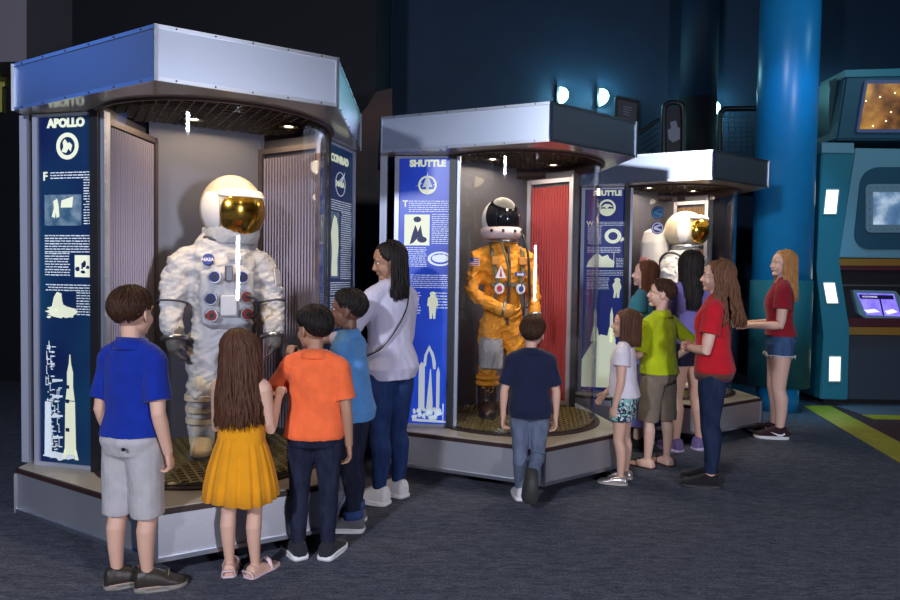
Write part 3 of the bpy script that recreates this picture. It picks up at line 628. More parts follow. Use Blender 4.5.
for k in range(7):
    for yy in (187.5, 229): 
        p = at_y(870+7*k, yy, YC-.062); bm = B(); ell(bm, p, (.006, .004, .006), sub=1); o = obj('bolt', bm, DARK, w); 
    if k < 5: p = at_y(869.5, 193+8*k, YC-.062); bm = B(); ell(bm, p, (.006, .004, .006), sub=1); o = obj('bolt', bm, DARK, w)
hd = cs('hood', [(846, 74), (XR, 69), (XR, 140), (836, 140)], YC-.12, .5, TD, None, .02)
cs('hood_top', [(845, 70), (XR, 66), (XR, 74.5), (845.5, 77)], YC-.14, .5, TE)
cs('hood_side', [(829, 81), (845.5, 73.5), (835.5, 140), (829, 140)], YC+.05, .4, mat('dark_steel', (.1, .18, .2), .3, .7))
sfm = cs('nebula_frame', rrect(856, 80, 985, 132.5, 3, 9), YC-.15, .05, mat('slate_blue_frame', (.10, .13, .28), .5), hd)
cs('nebula_screen', [(868, 83.5), (985, 83.5), (985, 129), (859.5, 129)], YC-.157, .02, screen_mat('nebula_screen', (.03, .012, .01), (.62, .30, .06), 5, .55, (.28, .11, .03)), hd)
ST = mat('star_point', (1, .9, .6), .5, emit=(1, .85, .5), estr=1.6)
for x, y in ((866, 101), (873, 126), (886, 121), (895, 93), (891, 112), (880, 97)):
    p = at_y(x, y, YC-.158); bm = B(); ell(bm, p, (.010, .003, .010), sub=2); o = obj('star', bm, ST, hd)
cs('ledge', [(822, 142.5), (854, 143), (854, 153), (822, 152.5)], YC-.08, .4, TL)
fin = cs('side_fin', [(822, 151), (855.5, 151), (838, 257), (840, 268), (850, 329), (848, 400), (820, 399), (823.5, 335), (816.5, 270)], YC-.06, .5, TE, None, .012)
LP = mat('light_panel', (1, 1, .9), .5, emit=(.95, 1, .82), estr=1.5)
for pl in ([(827, 190), (838.5, 190), (836, 213.5), (824.5, 213.5)], [(824, 283), (834.5, 283), (838, 303), (827.5, 303)], [(830, 357), (840.5, 357), (840, 381), (829.5, 381)]):
    cx = sum(p[0] for p in pl)/4; cy = sum(p[1] for p in pl)/4
    o = cs('light_bezel', [(cx+(x-cx)*1.25, cy+(y-cy)*1.12) for x, y in pl], YC-.07, .03, STEEL, fin); cs('light_panel', pl, YC-.076, .02, LP, fin)
# ------------------------------------------------------------------ room lamps, washes and an added canopy fill
def area(name, loc, aim, e, col, size, sy=None):
    L = bpy.data.lights.new(name, 'AREA'); L.energy = e; L.color = col; L.size = size
    if sy: L.shape = 'RECTANGLE'; L.size_y = sy
    o = bpy.data.objects.new(name, L); COL.objects.link(o); o.location = loc; o.rotation_euler = (V(aim)-V(loc)).to_track_quat('-Z', 'Y').to_euler(); return o
def spot(name, loc, aim, e, col, ang, size=.1, blend=.5):
    L = bpy.data.lights.new(name, 'SPOT'); L.energy = e; L.color = col; L.spot_size = ang; L.spot_blend = blend; L.shadow_soft_size = size
    o = bpy.data.objects.new(name, L); COL.objects.link(o); o.location = loc; o.rotation_euler = (V(aim)-V(loc)).to_track_quat('-Z', 'Y').to_euler(); return o
area('room_lamp', (-2.5, -2.5, 3.45), (-.2, 4, 1.0), 270, (.84, .88, 1), .32)
area('room_lamp', (3.35, -2.5, 1.5), (.2, 4.2, 1.2), 210, (.88, .88, 1), .45, 1.0)
spot('pillar_spot', (2.9, 5.6, 5.9), (3.62, 7.4, 2.0), 300, (.08, .62, 1), .55, .1, .6)
spot('pillar_spot', (4.4, 5.9, 5.9), (3.7, 7.4, 1.7), 190, (.06, .64, 1), .5, .1, .6)
area('canopy_fill', (3.5, -2.5, 4.7), (-.6, 3.4, 2.2), 13, (.86, .88, 1), .7)  # added source, like ceiling bounce, to brighten the nearest canopy front
area('blue_wash', (.8, 8.9, 5.9), (.5, 10.6, 3.5), 2.2, (.04, .5, 1), 3, .3)
area('blue_wash', (-5.5, 3.4, 3.6), (-2.2, 3.4, 2.2), 5, (.12, .3, 1), 1.4)
area('console_wash', (5.6, 5.6, 4.6), (5.3, 7.8, 1.4), 15, (.35, .8, 1), .8)
w = bpy.data.worlds.new('world'); sc.world = w; w.use_nodes = True; bg = w.node_tree.nodes['Background']; bg.inputs[0].default_value = (.05, .12, .3, 1); bg.inputs[1].default_value = .12
# ------------------------------------------------------------------ camera
cam = bpy.data.cameras.new('camera'); cam.sensor_width = 36; cam.sensor_fit = 'HORIZONTAL'; cam.lens = FPX/900*36; cam.clip_start = .05
co_ = bpy.data.objects.new('camera', cam); COL.objects.link(co_)
c, s = math.cos(PITCH), math.sin(PITCH); cr, sr = math.cos(ROLL), math.sin(ROLL)
R0, U0, F0 = V((1, 0, 0)), V((0, s, c)), V((0, c, -s))
Rr = R0*cr+U0*sr; Ur = U0*cr-R0*sr
co_.matrix_world = M(((Rr.x, Ur.x, -F0.x, 0), (Rr.y, Ur.y, -F0.y, 0), (Rr.z, Ur.z, -F0.z, EYE), (0, 0, 0, 1)))
sc.camera = co_
sc.view_settings.view_transform = 'Standard'; sc.view_settings.look = 'None'; sc.view_settings.exposure = .14; sc.view_settings.gamma = 1; sc.view_settings.use_curve_mapping = False
sc.cycles.use_denoising = True; sc.cycles.max_bounces = 6; sc.cycles.transparent_max_bounces = 16; sc.cycles.caustics_reflective = False; sc.cycles.caustics_refractive = False; sc.cycles.sample_clamp_indirect = 6
# ------------------------------------------------------------------ people
def skin_mat(name, c):
    m = mat('skin_'+name, c, .5, bump=.03, bscale=90); p = m.node_tree.nodes['Principled BSDF']; p.inputs['Subsurface Weight'].default_value = .12; p.inputs['Subsurface Radius'].default_value = (.02, .008, .005); p.inputs['Subsurface Scale'].default_value = .3
    return m
SK_LIGHT = skin_mat('light', (.66, .40, .30)); SK_TAN = skin_mat('tan', (.40, .215, .14)); SK_DARK = skin_mat('dark', (.16, .075, .05)); SK_PALE = skin_mat('pale', (.72, .46, .37))
def cloth(name, c, var=.08, bump=.12, rough=.85, bscale=160): return mat(name, c, rough, bump=bump, bscale=bscale, var=var, vscale=14, spec=.2, sheen=.15)
def denim(name, c): return mat(name, c, .85, bump=.15, bscale=220, col2=tuple(x*1.45+.006 for x in c), vscale=24, bstretch=(1, 1, .35), spec=.2)
def hair_mat(name, c): return mat('hair_'+name, c, .52, bump=.3, bscale=55, bstretch=(6, 6, .5), col2=tuple(min(1, x*1.8+.002) for x in c), vscale=30, spec=.25)
H_BROWN = hair_mat('brown', (.035, .014, .007)); H_BLACK = hair_mat('black', (.008, .006, .006)); H_CHEST = hair_mat('chestnut', (.06, .024, .012)); H_AUB = hair_mat('auburn', (.12, .055, .03)); H_BLOND = hair_mat('blond', (.36, .17, .06)); H_RED = hair_mat('reddish', (.085, .028, .014))
EYEW = mat('eye_white', (.8, .78, .75), .2); IRIS = mat('eye_iris', (.03, .015, .008), .2); LIPM = mat('lips', (.42, .13, .11), .4); LIPD = mat('lips_dark', (.16, .055, .045), .4)
ZF_A = [.455, .475, .52, .56, .615, .66, .71, .75, .785, .81, .835]
HW_A = [.030, .086, .100, .093, .075, .076, .086, .091, .088, .062, .036]
HD_A = [.030, .062, .070, .064, .053, .056, .067, .064, .052, .042, .034]
YO_A = [-.004, -.006, -.010, -.006, .0, .002, .008, .005, .0, -.004, -.006]
ZF_K = [.435, .455, .50, .54, .60, .65, .69, .735, .765, .79, .815]
HW_K = [.030, .086, .097, .092, .086, .086, .091, .096, .092, .064, .036]
HD_K = [.030, .062, .070, .066, .064, .064, .066, .062, .052, .042, .034]
YO_K = [-.004, -.006, -.010, -.004, .004, .003, .004, .002, -.002, -.004, -.006]
HD_M = list(HD_K)
def sell(c, a, b, n=24, p=2.4):
    out = []
    for k in range(n):
        t = 2*PI*k/n; cs_, sn = math.cos(t), math.sin(t)
        out.append(V((c[0]+a*math.copysign(abs(cs_)**(2/p), cs_), c[1]+b*math.copysign(abs(sn)**(2/p), sn), c[2])))
    return out
class Body:
    """a posed figure standing at the origin, facing +Y, right hand at +X; all lengths follow the height"""
    def __init__(s, H, kid, pose, hh=None, wide=1.0):
        s.H = H; s.kid = kid; s.pose = pose; s.wide = wide
        s.hh = hh or H*(.163 if kid else .136)
        s.ZF, s.HW, s.HD, s.YO = [np.array(a)*H for a in ((ZF_K, HW_K, HD_K, YO_K) if kid else (ZF_A, HW_A, HD_A, YO_A))]
        s.HW = s.HW*wide; s.HD = s.HD*(1+(wide-1)*.6)
        s.lean = pose.get('lean', 0)
        hz = (.485 if kid else .505)*H
        L1 = hz*.485; L2 = hz-L1-.045*H
        s.hip, s.knee, s.ank, s.ff, s.fu = {}, {}, {}, {}, {}
        for sg in (-1, 1):
            lp = pose.get('leg', {}).get(sg, {})
            t = V(lp.get('thigh', (sg*.03, .02, -1))).normalized(); sh = V(lp.get('shin', (sg*.0, -.03, -1))).normalized()
            s.hip[sg] = V((sg*.05*H*wide, -.004*H, hz)); s.knee[sg] = s.hip[sg]+t*L1; s.ank[sg] = s.knee[sg]+sh*L2
            a = math.radians(lp.get('foot', -sg*8)); f = V(lp['fdir']).normalized() if 'fdir' in lp else V((-math.sin(a), math.cos(a), 0))
            u = V((0, 0, 1))
            if 'fdir' in lp: u = (-sh-f*(-sh).dot(f)).normalized()
            s.ff[sg] = f; s.fu[sg] = u
        drop = min(s.ank[sg].z for sg in (-1, 1))-.045*H
        s.off = V((0, 0, -drop))
        for d in (s.hip, s.knee, s.ank):
            for sg in (-1, 1): d[sg] = d[sg]+s.off
        sz = (.762 if kid else .782)*H
        s.sh, s.el, s.wr, s.hd = {}, {}, {}, {}
        UA, FA = .178*H, .150*H
        if kid: UA, FA = .170*H, .142*H
        for sg in (-1, 1):
            ap = pose.get('arm', {}).get(sg, {})
            s.sh[sg] = V((sg*(.094 if kid else .096)*H*wide, s.ly(sz)-.004*H, sz))+s.off+V(ap.get('shift', (0, 0, 0)))
            if 'hand_at' in ap:   # reach a given point, elbow bends towards a hint
                tgt = V(ap['hand_at']); a = s.sh[sg]; d = tgt-a; D = min(d.length, (UA+FA)*.985); dn = d.normalized()
                x = (UA*UA-FA*FA+D*D)/(2*D); h = math.sqrt(max(UA*UA-x*x, 0)); hint = V(ap['hint']); hint = (hint-dn*hint.dot(dn)).normalized()
                s.el[sg] = a+dn*x+hint*h; s.wr[sg] = a+dn*D; s.hd[sg] = V(ap.get('hdir', tuple(s.wr[sg]-s.el[sg]))).normalized()
            else:
                u = V(ap.get('up', (sg*.16, -.04, -1))).normalized(); f = V(ap.get('fore', (sg*.05, .16, -1))).normalized()
                s.el[sg] = s.sh[sg]+u*UA; s.wr[sg] = s.el[sg]+f*FA; s.hd[sg] = V(ap.get('hdir', tuple(f))).normalized()
        y, p, r = [math.radians(a) for a in pose.get('head', (0, 0, 0))]
        s.chin = H-s.hh
        piv = V((0, s.ly(s.chin)-.012*H, s.chin+.2*s.hh))
        s.HM = M.Translation(piv+s.off) @ Euler((p, r, y), 'YXZ' if False else 'XYZ').to_matrix().to_4x4() @ M.Translation(-V((0, -.05*s.hh, .2*s.hh)))
        s.HM = M.Translation(piv+s.off) @ (M.Rotation(y, 4, 'Z') @ M.Rotation(p, 4, 'X') @ M.Rotation(r, 4, 'Y')) @ M.Translation(-V((0, -.05*s.hh, .2*s.hh)))
    def ly(s, z): return s.lean*max(0, z-.5*s.H)
    def torso(s, bm, z0=None, z1=None, off=0, minw=0, mind=0, n=28, p=2.4, flare=0, hem=None):
        z0 = s.ZF[0] if z0 is None else z0*s.H; z1 = s.ZF[-1] if z1 is None else z1*s.H
        zs = [z0]+[z for z in s.ZF if z0+.004 < z < z1-.004]+[z1]
        rings = []
        for z in zs:
            o = off if hem is None else float(np.interp(z/s.H, [.54, .68], [hem, off]))
            a = np.interp(z, s.ZF, s.HW)+o; b = np.interp(z, s.ZF, s.HD)+o; y = np.interp(z, s.ZF, s.YO)
            if z < .72*s.H: a = max(a, minw*s.H*s.wide); b = max(b, mind*s.H)
            k = 1+flare*max(0, (s.ZF[4]-z))/s.H
            rings.append(sell((0, y+s.ly(z), z+s.off.z), a*k, b*k, n, p))
        skin_rings(bm, rings)
    def arm(s, bm, sg, r=1.0, off=0, t1=2.0, t0=0, flat=False, end=0):
        """t: 0 shoulder, 1 elbow, 2 wrist"""
        H = s.H; k = H*(.95 if s.kid else .93)*r
        ts = [0, .25, .55, .85, 1, 1.25, 1.6, 2]; rr = [.037, .033, .029, .0255, .024, .0245, .0205, .0165]
        P = lambda t: s.sh[sg].lerp(s.el[sg], t) if t <= 1 else s.el[sg].lerp(s.wr[sg], t-1)
        tt = [t for t in ts if t0 <= t < t1-.02]+[t1]
        pts = [P(t) for t in tt]; rad = [np.interp(t, ts, rr)*k+off+end*max(0, (t-t1+.5))*2*H for t in tt]
        tube(bm, pts, [float(x) for x in rad], 16, round1=not flat)
    def shoulders(s, bm, off=0):
        H = s.H
        for sg in (-1, 1):
            nb = V((sg*.02*H, s.ly(.8*H)-.006*H, (.806 if s.kid else .828)*H))+s.off
            tube(bm, [nb, s.sh[sg]+V((0, 0, .006*H))], [.03*H+off, .033*H+off], 14)
    def leg(s, bm, sg, off=0, t1=2.0, r=1.0, flare=0, flat=True, t0=0):
        H = s.H; ts = [0, .3, .65, 1, 1.25, 1.55, 2]; rr = [.056, .054, .043, .0345, .036, .0295, .0205]
        k = H*r*(.87 if s.kid else 1)
        def P(t):
            if t <= 1: return s.hip[sg].lerp(s.knee[sg], t)
            q = s.knee[sg].lerp(s.ank[sg], t-1); d = (s.ank[sg]-s.knee[sg]).normalized(); back = V((0, -1, 0)) - d*(-d.y)
            return q+back*(.012*H*math.sin(PI*min(1, (t-1)*1.3)))
        tt = [t for t in ts if t0 <= t < t1-.03]+[t1]
        tube(bm, [P(t) for t in tt], [float(np.interp(t, ts, rr)*k*s.wide**.5+off+flare*t*H) for t in tt], 18, round1=not flat, round0=(t0 == 0))
    def foot_frame(s, sg):
        f, u = s.ff[sg], s.fu[sg]; x = f.cross(u).normalized(); o = s.ank[sg]-u*.045*s.H
        return M(((x.x, f.x, u.x, o.x), (x.y, f.y, u.y, o.y), (x.z, f.z, u.z, o.z), (0, 0, 0, 1)))
    def footmesh(s, bm, sg, k=1.0, lift=0, up=1.0, n=18, prof=None):
        H = s.H; F = s.foot_frame(sg)
        prof = prof or [(-.038, .016, .030), (-.030, .024, .047), (-.005, .027, .052), (.03, .028, .044), (.06, .033, .030), (.085, .034, .021), (.105, .026, .016), (.113, .014, .011)]
        rings = []
        for y, w, h in prof:
            r = []
            for i in range(n):
                t = 2*PI*i/n; c_, s_ = math.cos(t), math.sin(t)
                z = (h*up*H*.5)*(1+s_)**1.0 if s_ > -.5 else 0.0
                z = h*up*H*max(0, (s_+.55)/1.55)
                r.append(F @ V((w*k*H*math.copysign(abs(c_)**.8, c_), y*k*H, z+lift)))
            rings.append(r)
        skin_rings(bm, rings)
    def hand(s, bm, sg):
        ap = s.pose.get('arm', {}).get(sg, {}); L = .104*s.H; d = s.hd[sg]; th = V(ap.get('thumb', (-.35*sg, 1, .1))); curl = ap.get('curl', .28); o = s.wr[sg]
        w = (th-d*th.dot(d)).normalized(); n = w.cross(d) if sg > 0 else d.cross(w)
        tube(bm, [o-d*.03*L, o+d*.12*L, o+d*.34*L, o+d*.50*L], [(.125*L, .105*L), (.175*L, .10*L), (.215*L, .095*L), (.20*L, .075*L)], 16, ref=w)
        for off_, ln in ((.155, .44), (.052, .49), (-.052, .46), (-.155, .36)):
            p = o+d*.46*L+w*off_*L; a = 0; P = [p-d*.1*L, p]; dd = d+w*off_*.45
            for k_, seg in enumerate((.42, .32, .26)):
                a += curl*(1, 1.25, .9)[k_]
                p = p+((dd.normalized())*math.cos(a)+n*math.sin(a))*(ln*L*seg); P.append(p)
            tube(bm, P, [.047*L, .047*L, .044*L, .040*L, .034*L], 8)
        p = o+d*.10*L+w*.12*L; e = (d*.62+w*.7+n*.35).normalized(); e2 = (d*.85+w*.25+n*.4).normalized()
        tube(bm, [p, p+e*.22*L, p+e*.22*L+e2*.2*L], [.07*L, .055*L, .038*L], 9)
    def headmesh(s, bm, ears=True):
        h = s.hh; Mh = s.HM @ M.Diagonal((h, h, h, 1))
        ch = .03 if s.kid else 0
        ell(bm, (0, -.03, .605), (.355+ch*.4, .435, .395), Mh, 4)
        ell(bm, (0, .115, .345), (.275+ch, .285, .335), Mh, 4)
        ell(bm, (0, .29, .075), (.115, .105, .085), Mh, 3)
        for x in (-1, 1):
            ell(bm, (x*.17, .245, .32), (.105, .12, .12), Mh, 3)
            ell(bm, (x*.145, .315, .575), (.12, .07, .045), Mh, 3)
            if ears:
                ell(bm, (x*.365, -.055, .45), (.032, .085, .125), Mh @ M.Translation((x*.365, -.055, .45)) @ M.Rotation(x*.35, 4, 'Z') @ M.Translation((-x*.365, .055, -.45)), 3); ell(bm, (x*.355, -.03, .35), (.03, .045, .05), Mh, 3)
        P = [Mh @ V(q) for q in ((0, .375, .53), (0, .425, .44), (0, .475, .36), (0, .40, .315))]; tube(bm, P, [.035*h, .045*h, .052*h, .05*h], 10)
        for x in (-1, 1): ell(bm, (x*.055, .405, .335), (.045, .045, .04), Mh, 2)
        ell(bm, (0, .385, .225), (.09, .035, .024), Mh, 3); ell(bm, (0, .375, .18), (.075, .035, .026), Mh, 3)
        nb = V((0, s.ly(.8*s.H)-.008*s.H, (.79 if s.kid else .81)*s.H))+s.off
        r = .031*s.H if s.kid else .032*s.H
        tube(bm, [nb, (Mh @ V((0, -.06, .12))).lerp(nb, .4), Mh @ V((0, -.05, .2)), Mh @ V((0, -.03, .45))], [r*1.2, r, r, r*.95], 16)
def face_parts(b, root, lip, brow):
    h = b.hh; Mh = b.HM @ M.Diagonal((h, h, h, 1))
    for x in (-1, 1):
        bm = B(); ell(bm, (x*.145, .305, .49), (.062, .052, .042), Mh, 3); e = obj('eye', bm, EYEW, root, True)
        bm = B(); ell(bm, (x*.147, .345, .49), (.028, .016, .030), Mh, 2); obj('iris', bm, IRIS, e, True)
        bm = B(); tube(bm, [Mh @ V(q) for q in ((x*.06, .40, .585), (x*.14, .395, .61), (x*.225, .32, .59))], [.013*h, .017*h, .008*h], 8); obj('eyebrow', bm, brow, root, True)
    bm = B(); tube(bm, [Mh @ V(q) for q in ((-.10, .375, .205), (-.04, .415, .213), (0, .419, .208), (.04, .415, .213), (.10, .375, .205))], [(.008*h, .01*h), (.02*h, .022*h), (.02*h, .024*h), (.02*h, .022*h), (.008*h, .01*h)], 10, ref=(0, 1, 0)); obj('lips', bm, lip, root, True)
def hair_dir(e, a): return V((math.sin(a)*math.cos(e), -math.cos(a)*math.cos(e), math.sin(e)))   # a=0 back, e elevation
def hair_short(b, root, m, thick=.055, front=38, nape=-46, tuft=True, seed=1, side=0):
    """cropped hair: a scalp shell that sinks under the skin at the hairline, roughened with tufts"""
    r = random.Random(seed); h = b.hh; Mh = b.HM @ M.Diagonal((h, h, h, 1)); C = V((0, -.03, .605)); R = V((.362, .44, .40)); bm = B(); n, k = 56, 36
    def line(a):
        q = abs(a)/PI   # 0 back .. 1 front
        return math.radians(np.interp(q, [0, .22, .42, .50, .60, .68, .80, 1], [nape, nape, -24, -8, -10+side, 10, front-9, front-5]))
    tw = lambda a: np.interp(abs(a)/PI, [0, .3, .45, .6, .75, 1], [.95, .85, .5, .35, .3, .3])
    rows = []
    for j in range(k+1):
        e = math.radians(-60+150*j/k); row = []
        for i in range(n):
            a = -PI+2*PI*i/n; d = hair_dir(e, a); t = min(1, max(0, (e-line(a))/tw(a))); t = t*t*(3-2*t)
            row.append(Mh @ (C+V((d.x*R.x, d.y*R.y, d.z*R.z))*(.955+t*(.045+thick*(1.15+.5*max(0, d.z))/.42)+t*.012*math.sin(9*a+5*e)*math.cos(11*e))))
        rows.append(row)
    skin_rings(bm, rows)
    for _ in range(900 if tuft else 0):
        a = r.uniform(-PI, PI); e = math.asin(r.uniform(-.45, 1)); lo = line(a)
        if e < lo+.10: continue
        P = []
        for k in range(4):
            ee = max(e-.16*k*(1.2-.3*k/3), lo+.02); d = hair_dir(ee, a+r.uniform(-.05, .05)); t = min(1, max(0, (ee-lo)/tw(a))); t = t*t*(3-2*t)
            P.append(Mh @ (C+V((d.x*R.x, d.y*R.y, d.z*R.z))*(.965+t*(.045+thick*(1.15+.5*max(0, d.z))/.42)+r.uniform(0, .022)+.012*k)))
        tube(bm, P, [(.016*h, .010*h), (.018*h, .011*h), (.013*h, .008*h), (.003*h, .003*h)], 5, round0=False)
    return obj('hair', bm, m, root, True)
def hair_long(b, root, m, length, width=1.0, wave=0, seed=1, part=0, amax=128, count=210, fr=40, back=.0, flat=1.0, taper=.85, thick=1.0, front_len=None):
    """long hair: strands from the parting over the skull that then hang; length is counted in head heights below the chin line"""
    r = random.Random(seed); h = b.hh; Mh = b.HM @ M.Diagonal((h, h, h, 1)); C = V((0, -.035, .605)); R = V((.385, .47, .425)); bm = B()
    hair_cap(bm, Mh, fr)
    down = (b.HM.to_3x3().inverted() @ V((0, 0, -1))).normalized()
    for _ in range(count):
        a = math.radians(r.uniform(-amax, amax)); L = length*(1+r.uniform(-.10, .05)); f = abs(a)/PI
        if front_len is not None and f > .5: L = front_len*(1+r.uniform(-.1, .05))
        lift = 1+r.uniform(0, .10)*thick; e0 = math.radians(r.uniform(62, 88)); P = []
        e1 = math.radians(-12 if f < .42 else 2)
        for k in range(6):
            e = e0+(e1-e0)*k/5; d = hair_dir(e, a*(.45+.55*min(1, (1-k/5)*0+k/4))); P.append(C+V((d.x*R.x*width**.5, d.y*R.y, d.z*R.z))*lift)
        p = P[-1].copy(); ph = r.uniform(0, 6.3); total = p.z+L; N = 9; amp = wave*(.6+.8*r.random()); fq = r.uniform(.9, 1.15)
        ox = p.x
        for k in range(1, N+1):
            q = p+down*(total*k/N); s_ = k/N
            spread = (width-1)*s_ + (taper-1)*s_*s_
            q.x += ox*spread; q.y += (-.16 if f < .35 else -.02)*back*s_ + (.06*(1-flat))*s_
            q.x += amp*math.sin(ph+fq*7*s_*total)*s_**.4; q.y += amp*.8*math.cos(ph*1.7+fq*6.2*s_*total)*s_**.4
            P.append(q)
        P = [Mh @ q for q in P]; w = r.uniform(.024, .040)*h
        rad = [w*.5]+[w]*(len(P)-4)+[w*.9, w*.65, w*.2]
        tube(bm, P, [(x, x*.55) for x in rad], 6, round0=False)
    return obj('hair', bm, m, root, True)
def hair_cap(bm, Mh, fr):
    C = V((0, -.03, .605)); R = V((.375, .455, .415)); n, k = 48, 30; rows = []
    for j in range(k+1):
        e = math.radians(-45+135*j/k); row = []
        for i in range(n):
            a = -PI+2*PI*i/n; d = hair_dir(e, a); q = abs(a)/PI; ln = math.radians(np.interp(q, [0, .5, .62, .75, 1], [-40, -35, -8, fr-8, fr])); t = min(1, max(0, (e-ln)/.2)); t = t*t*(3-2*t)
            row.append(Mh @ (C+V((d.x*R.x, d.y*R.y, d.z*R.z))*(.93+.11*t)))
        rows.append(row)
    skin_rings(bm, rows)
SKV = .0034
def person(at, yaw, H, kid, pose, label, skin, lip=LIPM, brow=H_BROWN, wide=1.0, hh=None, group=None, bare_foot=True):
    b = Body(H, kid, pose, hh, wide); bm = B()
    b.torso(bm); b.shoulders(bm)
    for sg in (-1, 1):
        b.arm(bm, sg); b.hand(bm, sg); b.leg(bm, sg, flat=False); b.footmesh(bm, sg)
    b.headmesh(bm)
    root = remesh(bm, 'person', skin, None, SKV*H/1.2, 2)
    root.location = at; root.rotation_euler = (0, 0, math.radians(yaw)); tag(root, label, 'person', group)
    face_parts(b, root, lip, brow)
    return b, root
def shirt(b, root, m, z0=.47, sleeve=.62, name='shirt', off=.011, minw=.096, mind=.073, sl_off=.012, amp=.0065, end=.012, neck=.0, flare=0, freq=10, z1=None, hem=.024):
    bm = B(); H = b.H
    b.torso(bm, z0, z1 if z1 else (.812 if b.kid else .832), off, minw, mind, flare=flare, p=2.6, hem=hem)
    if sleeve: b.shoulders(bm, off)
    for sg in (-1, 1):
        if sleeve: b.arm(bm, sg, 1.0, sl_off, t1=sleeve, flat=True, end=end)
    return remesh(bm, name, m, root, .0052*H/1.2, 2, amp, freq)
def collar(b, sh, m):
    H = b.H; z = (.815 if b.kid else .835)*H+b.off.z; y = b.ly(.82*H)-.006*H; bm = B(); n = 28; rows = []
    for rr, dz in ((.040, -.012), (.041, .022), (.046, .026), (.060, -.002), (.058, -.010)):
        rows.append([V((rr*1.05*H*math.sin(t), y-rr*.95*H*math.cos(t), z+dz*H-.012*H*(1-math.cos(t))*.5+(0 if dz > 0 else -.004*H))) for t in [2*PI*i/n for i in range(n)]])
    vs = [[bm.verts.new(p) for p in r] for r in rows]
    for a, c in zip(vs, vs[1:]+vs[:1]):
        for i in range(n): bm.faces.new((a[i], a[(i+1) % n], c[(i+1) % n], c[i]))
    return obj('collar', bm, m, sh, True)
def pants(b, root, m, t1=1.93, name='jeans', z1=.60, off=.010, flare=0, amp=.004, tight=1.0, freq=12, loff=None):
    bm = B(); H = b.H; loff = off if loff is None else loff
    b.torso(bm, None, min(z1, .575), off)
    tt = t1 if isinstance(t1, dict) else {-1: t1, 1: t1}
    for sg in (-1, 1): b.leg(bm, sg, loff, tt[sg], tight, flare)
    return remesh(bm, name, m, root, .0052*H/1.2, 2, amp, freq)
def shoes(b, root, m, sole_m, name='shoe', k=1.12, sole_h=.018, up=1.25, high=0, sides=(-1, 1), prof=None):
    out = []
    for sg in sides:
        bm = B(); b.footmesh(bm, sg, k, sole_h*.6, up, prof=prof)
        if high: 
            d = (b.knee[sg]-b.ank[sg]).normalized(); tube(bm, [b.ank[sg]-d*.01, b.ank[sg]+d*high], [.036*b.H, .034*b.H], 14, round1=False)
        s_ = remesh(bm, name, m, root, .0045, 2)
        bm = B(); F = b.foot_frame(sg); pr = [(-.040, .018), (-.032, .027), (-.005, .030), (.03, .030), (.06, .0355), (.088, .0365), (.108, .028), (.117, .012)]
        poly = [(w*k*b.H*1.03, y*k*b.H) for y, w in pr]+[(-w*k*b.H*1.03, y*k*b.H) for y, w in pr[::-1]]
        sheet(bm, poly, F @ M.Translation((0, 0, -.002)), sole_h+.002); bmesh.ops.bevel(bm, geom=bm.edges[:], offset=.004, segments=2, affect='EDGES'); obj('sole', bm, sole_m, s_, True); out.append((s_, F))
    return out
def band(b, z, h, off, m, name, root, flare=0):
    bm = B(); b.torso(bm, z, z+h, off, p=2.6, flare=flare); return obj(name, bm, m, root, True)
WHITE_SOLE = mat('white_rubber', (.75, .75, .78), .6); DARKSOLE = mat('dark_rubber', (.03, .03, .03), .6)
def G(x, y): return at_z(x, y, 0)
# --- boy in the royal blue polo
pose = dict(head=(6, 4, 0), arm={1: dict(up=(.22, -.16, -1), fore=(.02, .30, -1), curl=.7), -1: dict(up=(-.16, -.10, -1), fore=(.1, .34, -1), curl=.7)},
            leg={1: dict(thigh=(.04, .03, -1), shin=(.0, -.02, -1), foot=-50), -1: dict(thigh=(-.03, -.02, -1), shin=(.02, -.05, -1), foot=-40)})
b, r = person(G(134, 586), -18, 1.36, True, pose, 'boy in royal blue polo and pale grey shorts, hands in pockets, facing nearest case', SK_LIGHT, wide=.96)
c = cloth('royal_blue_pique', (.003, .022, .27)); s = shirt(b, r, c, .515, .78, minw=.098, hem=.020); collar(b, s, c)
kh = cloth('pale_grey_twill', (.42, .40, .42)); p = pants(b, r, kh, 1.02, 'shorts', .56, .014, .012, .005, loff=.016)
bm = B(); bmesh.ops.create_cone(bm, cap_ends=True, segments=12, radius1=.008, radius2=.008, depth=.008, matrix=M.Translation((.045*b.H, -.092*b.H, .487*b.H)) @ M.Rotation(PI/2, 4, 'X')); obj('pocket_button', bm, DARK, p)
ls = mat('dark_brown_leather', (.03, .022, .018), .45, bump=.1); 
for s_, F in shoes(b, r, ls, mat('taupe_rubber', (.22, .20, .18), .6), 'boat_shoe', 1.06, .02):
    bm = B(); 
    for y in (.045, .062): tube(bm, [F @ V(q) for q in ((-.025*b.H, y*b.H, .036*b.H), (0, (y+.004)*b.H, .056*b.H), (.025*b.H, y*b.H, .036*b.H))], [.0025]*3, 6)
    obj('lace', bm, mat('tan_lace', (.3, .22, .15), .8), s_, True)
hair_short(b, r, H_BROWN, .032, 38, -46, seed=2)
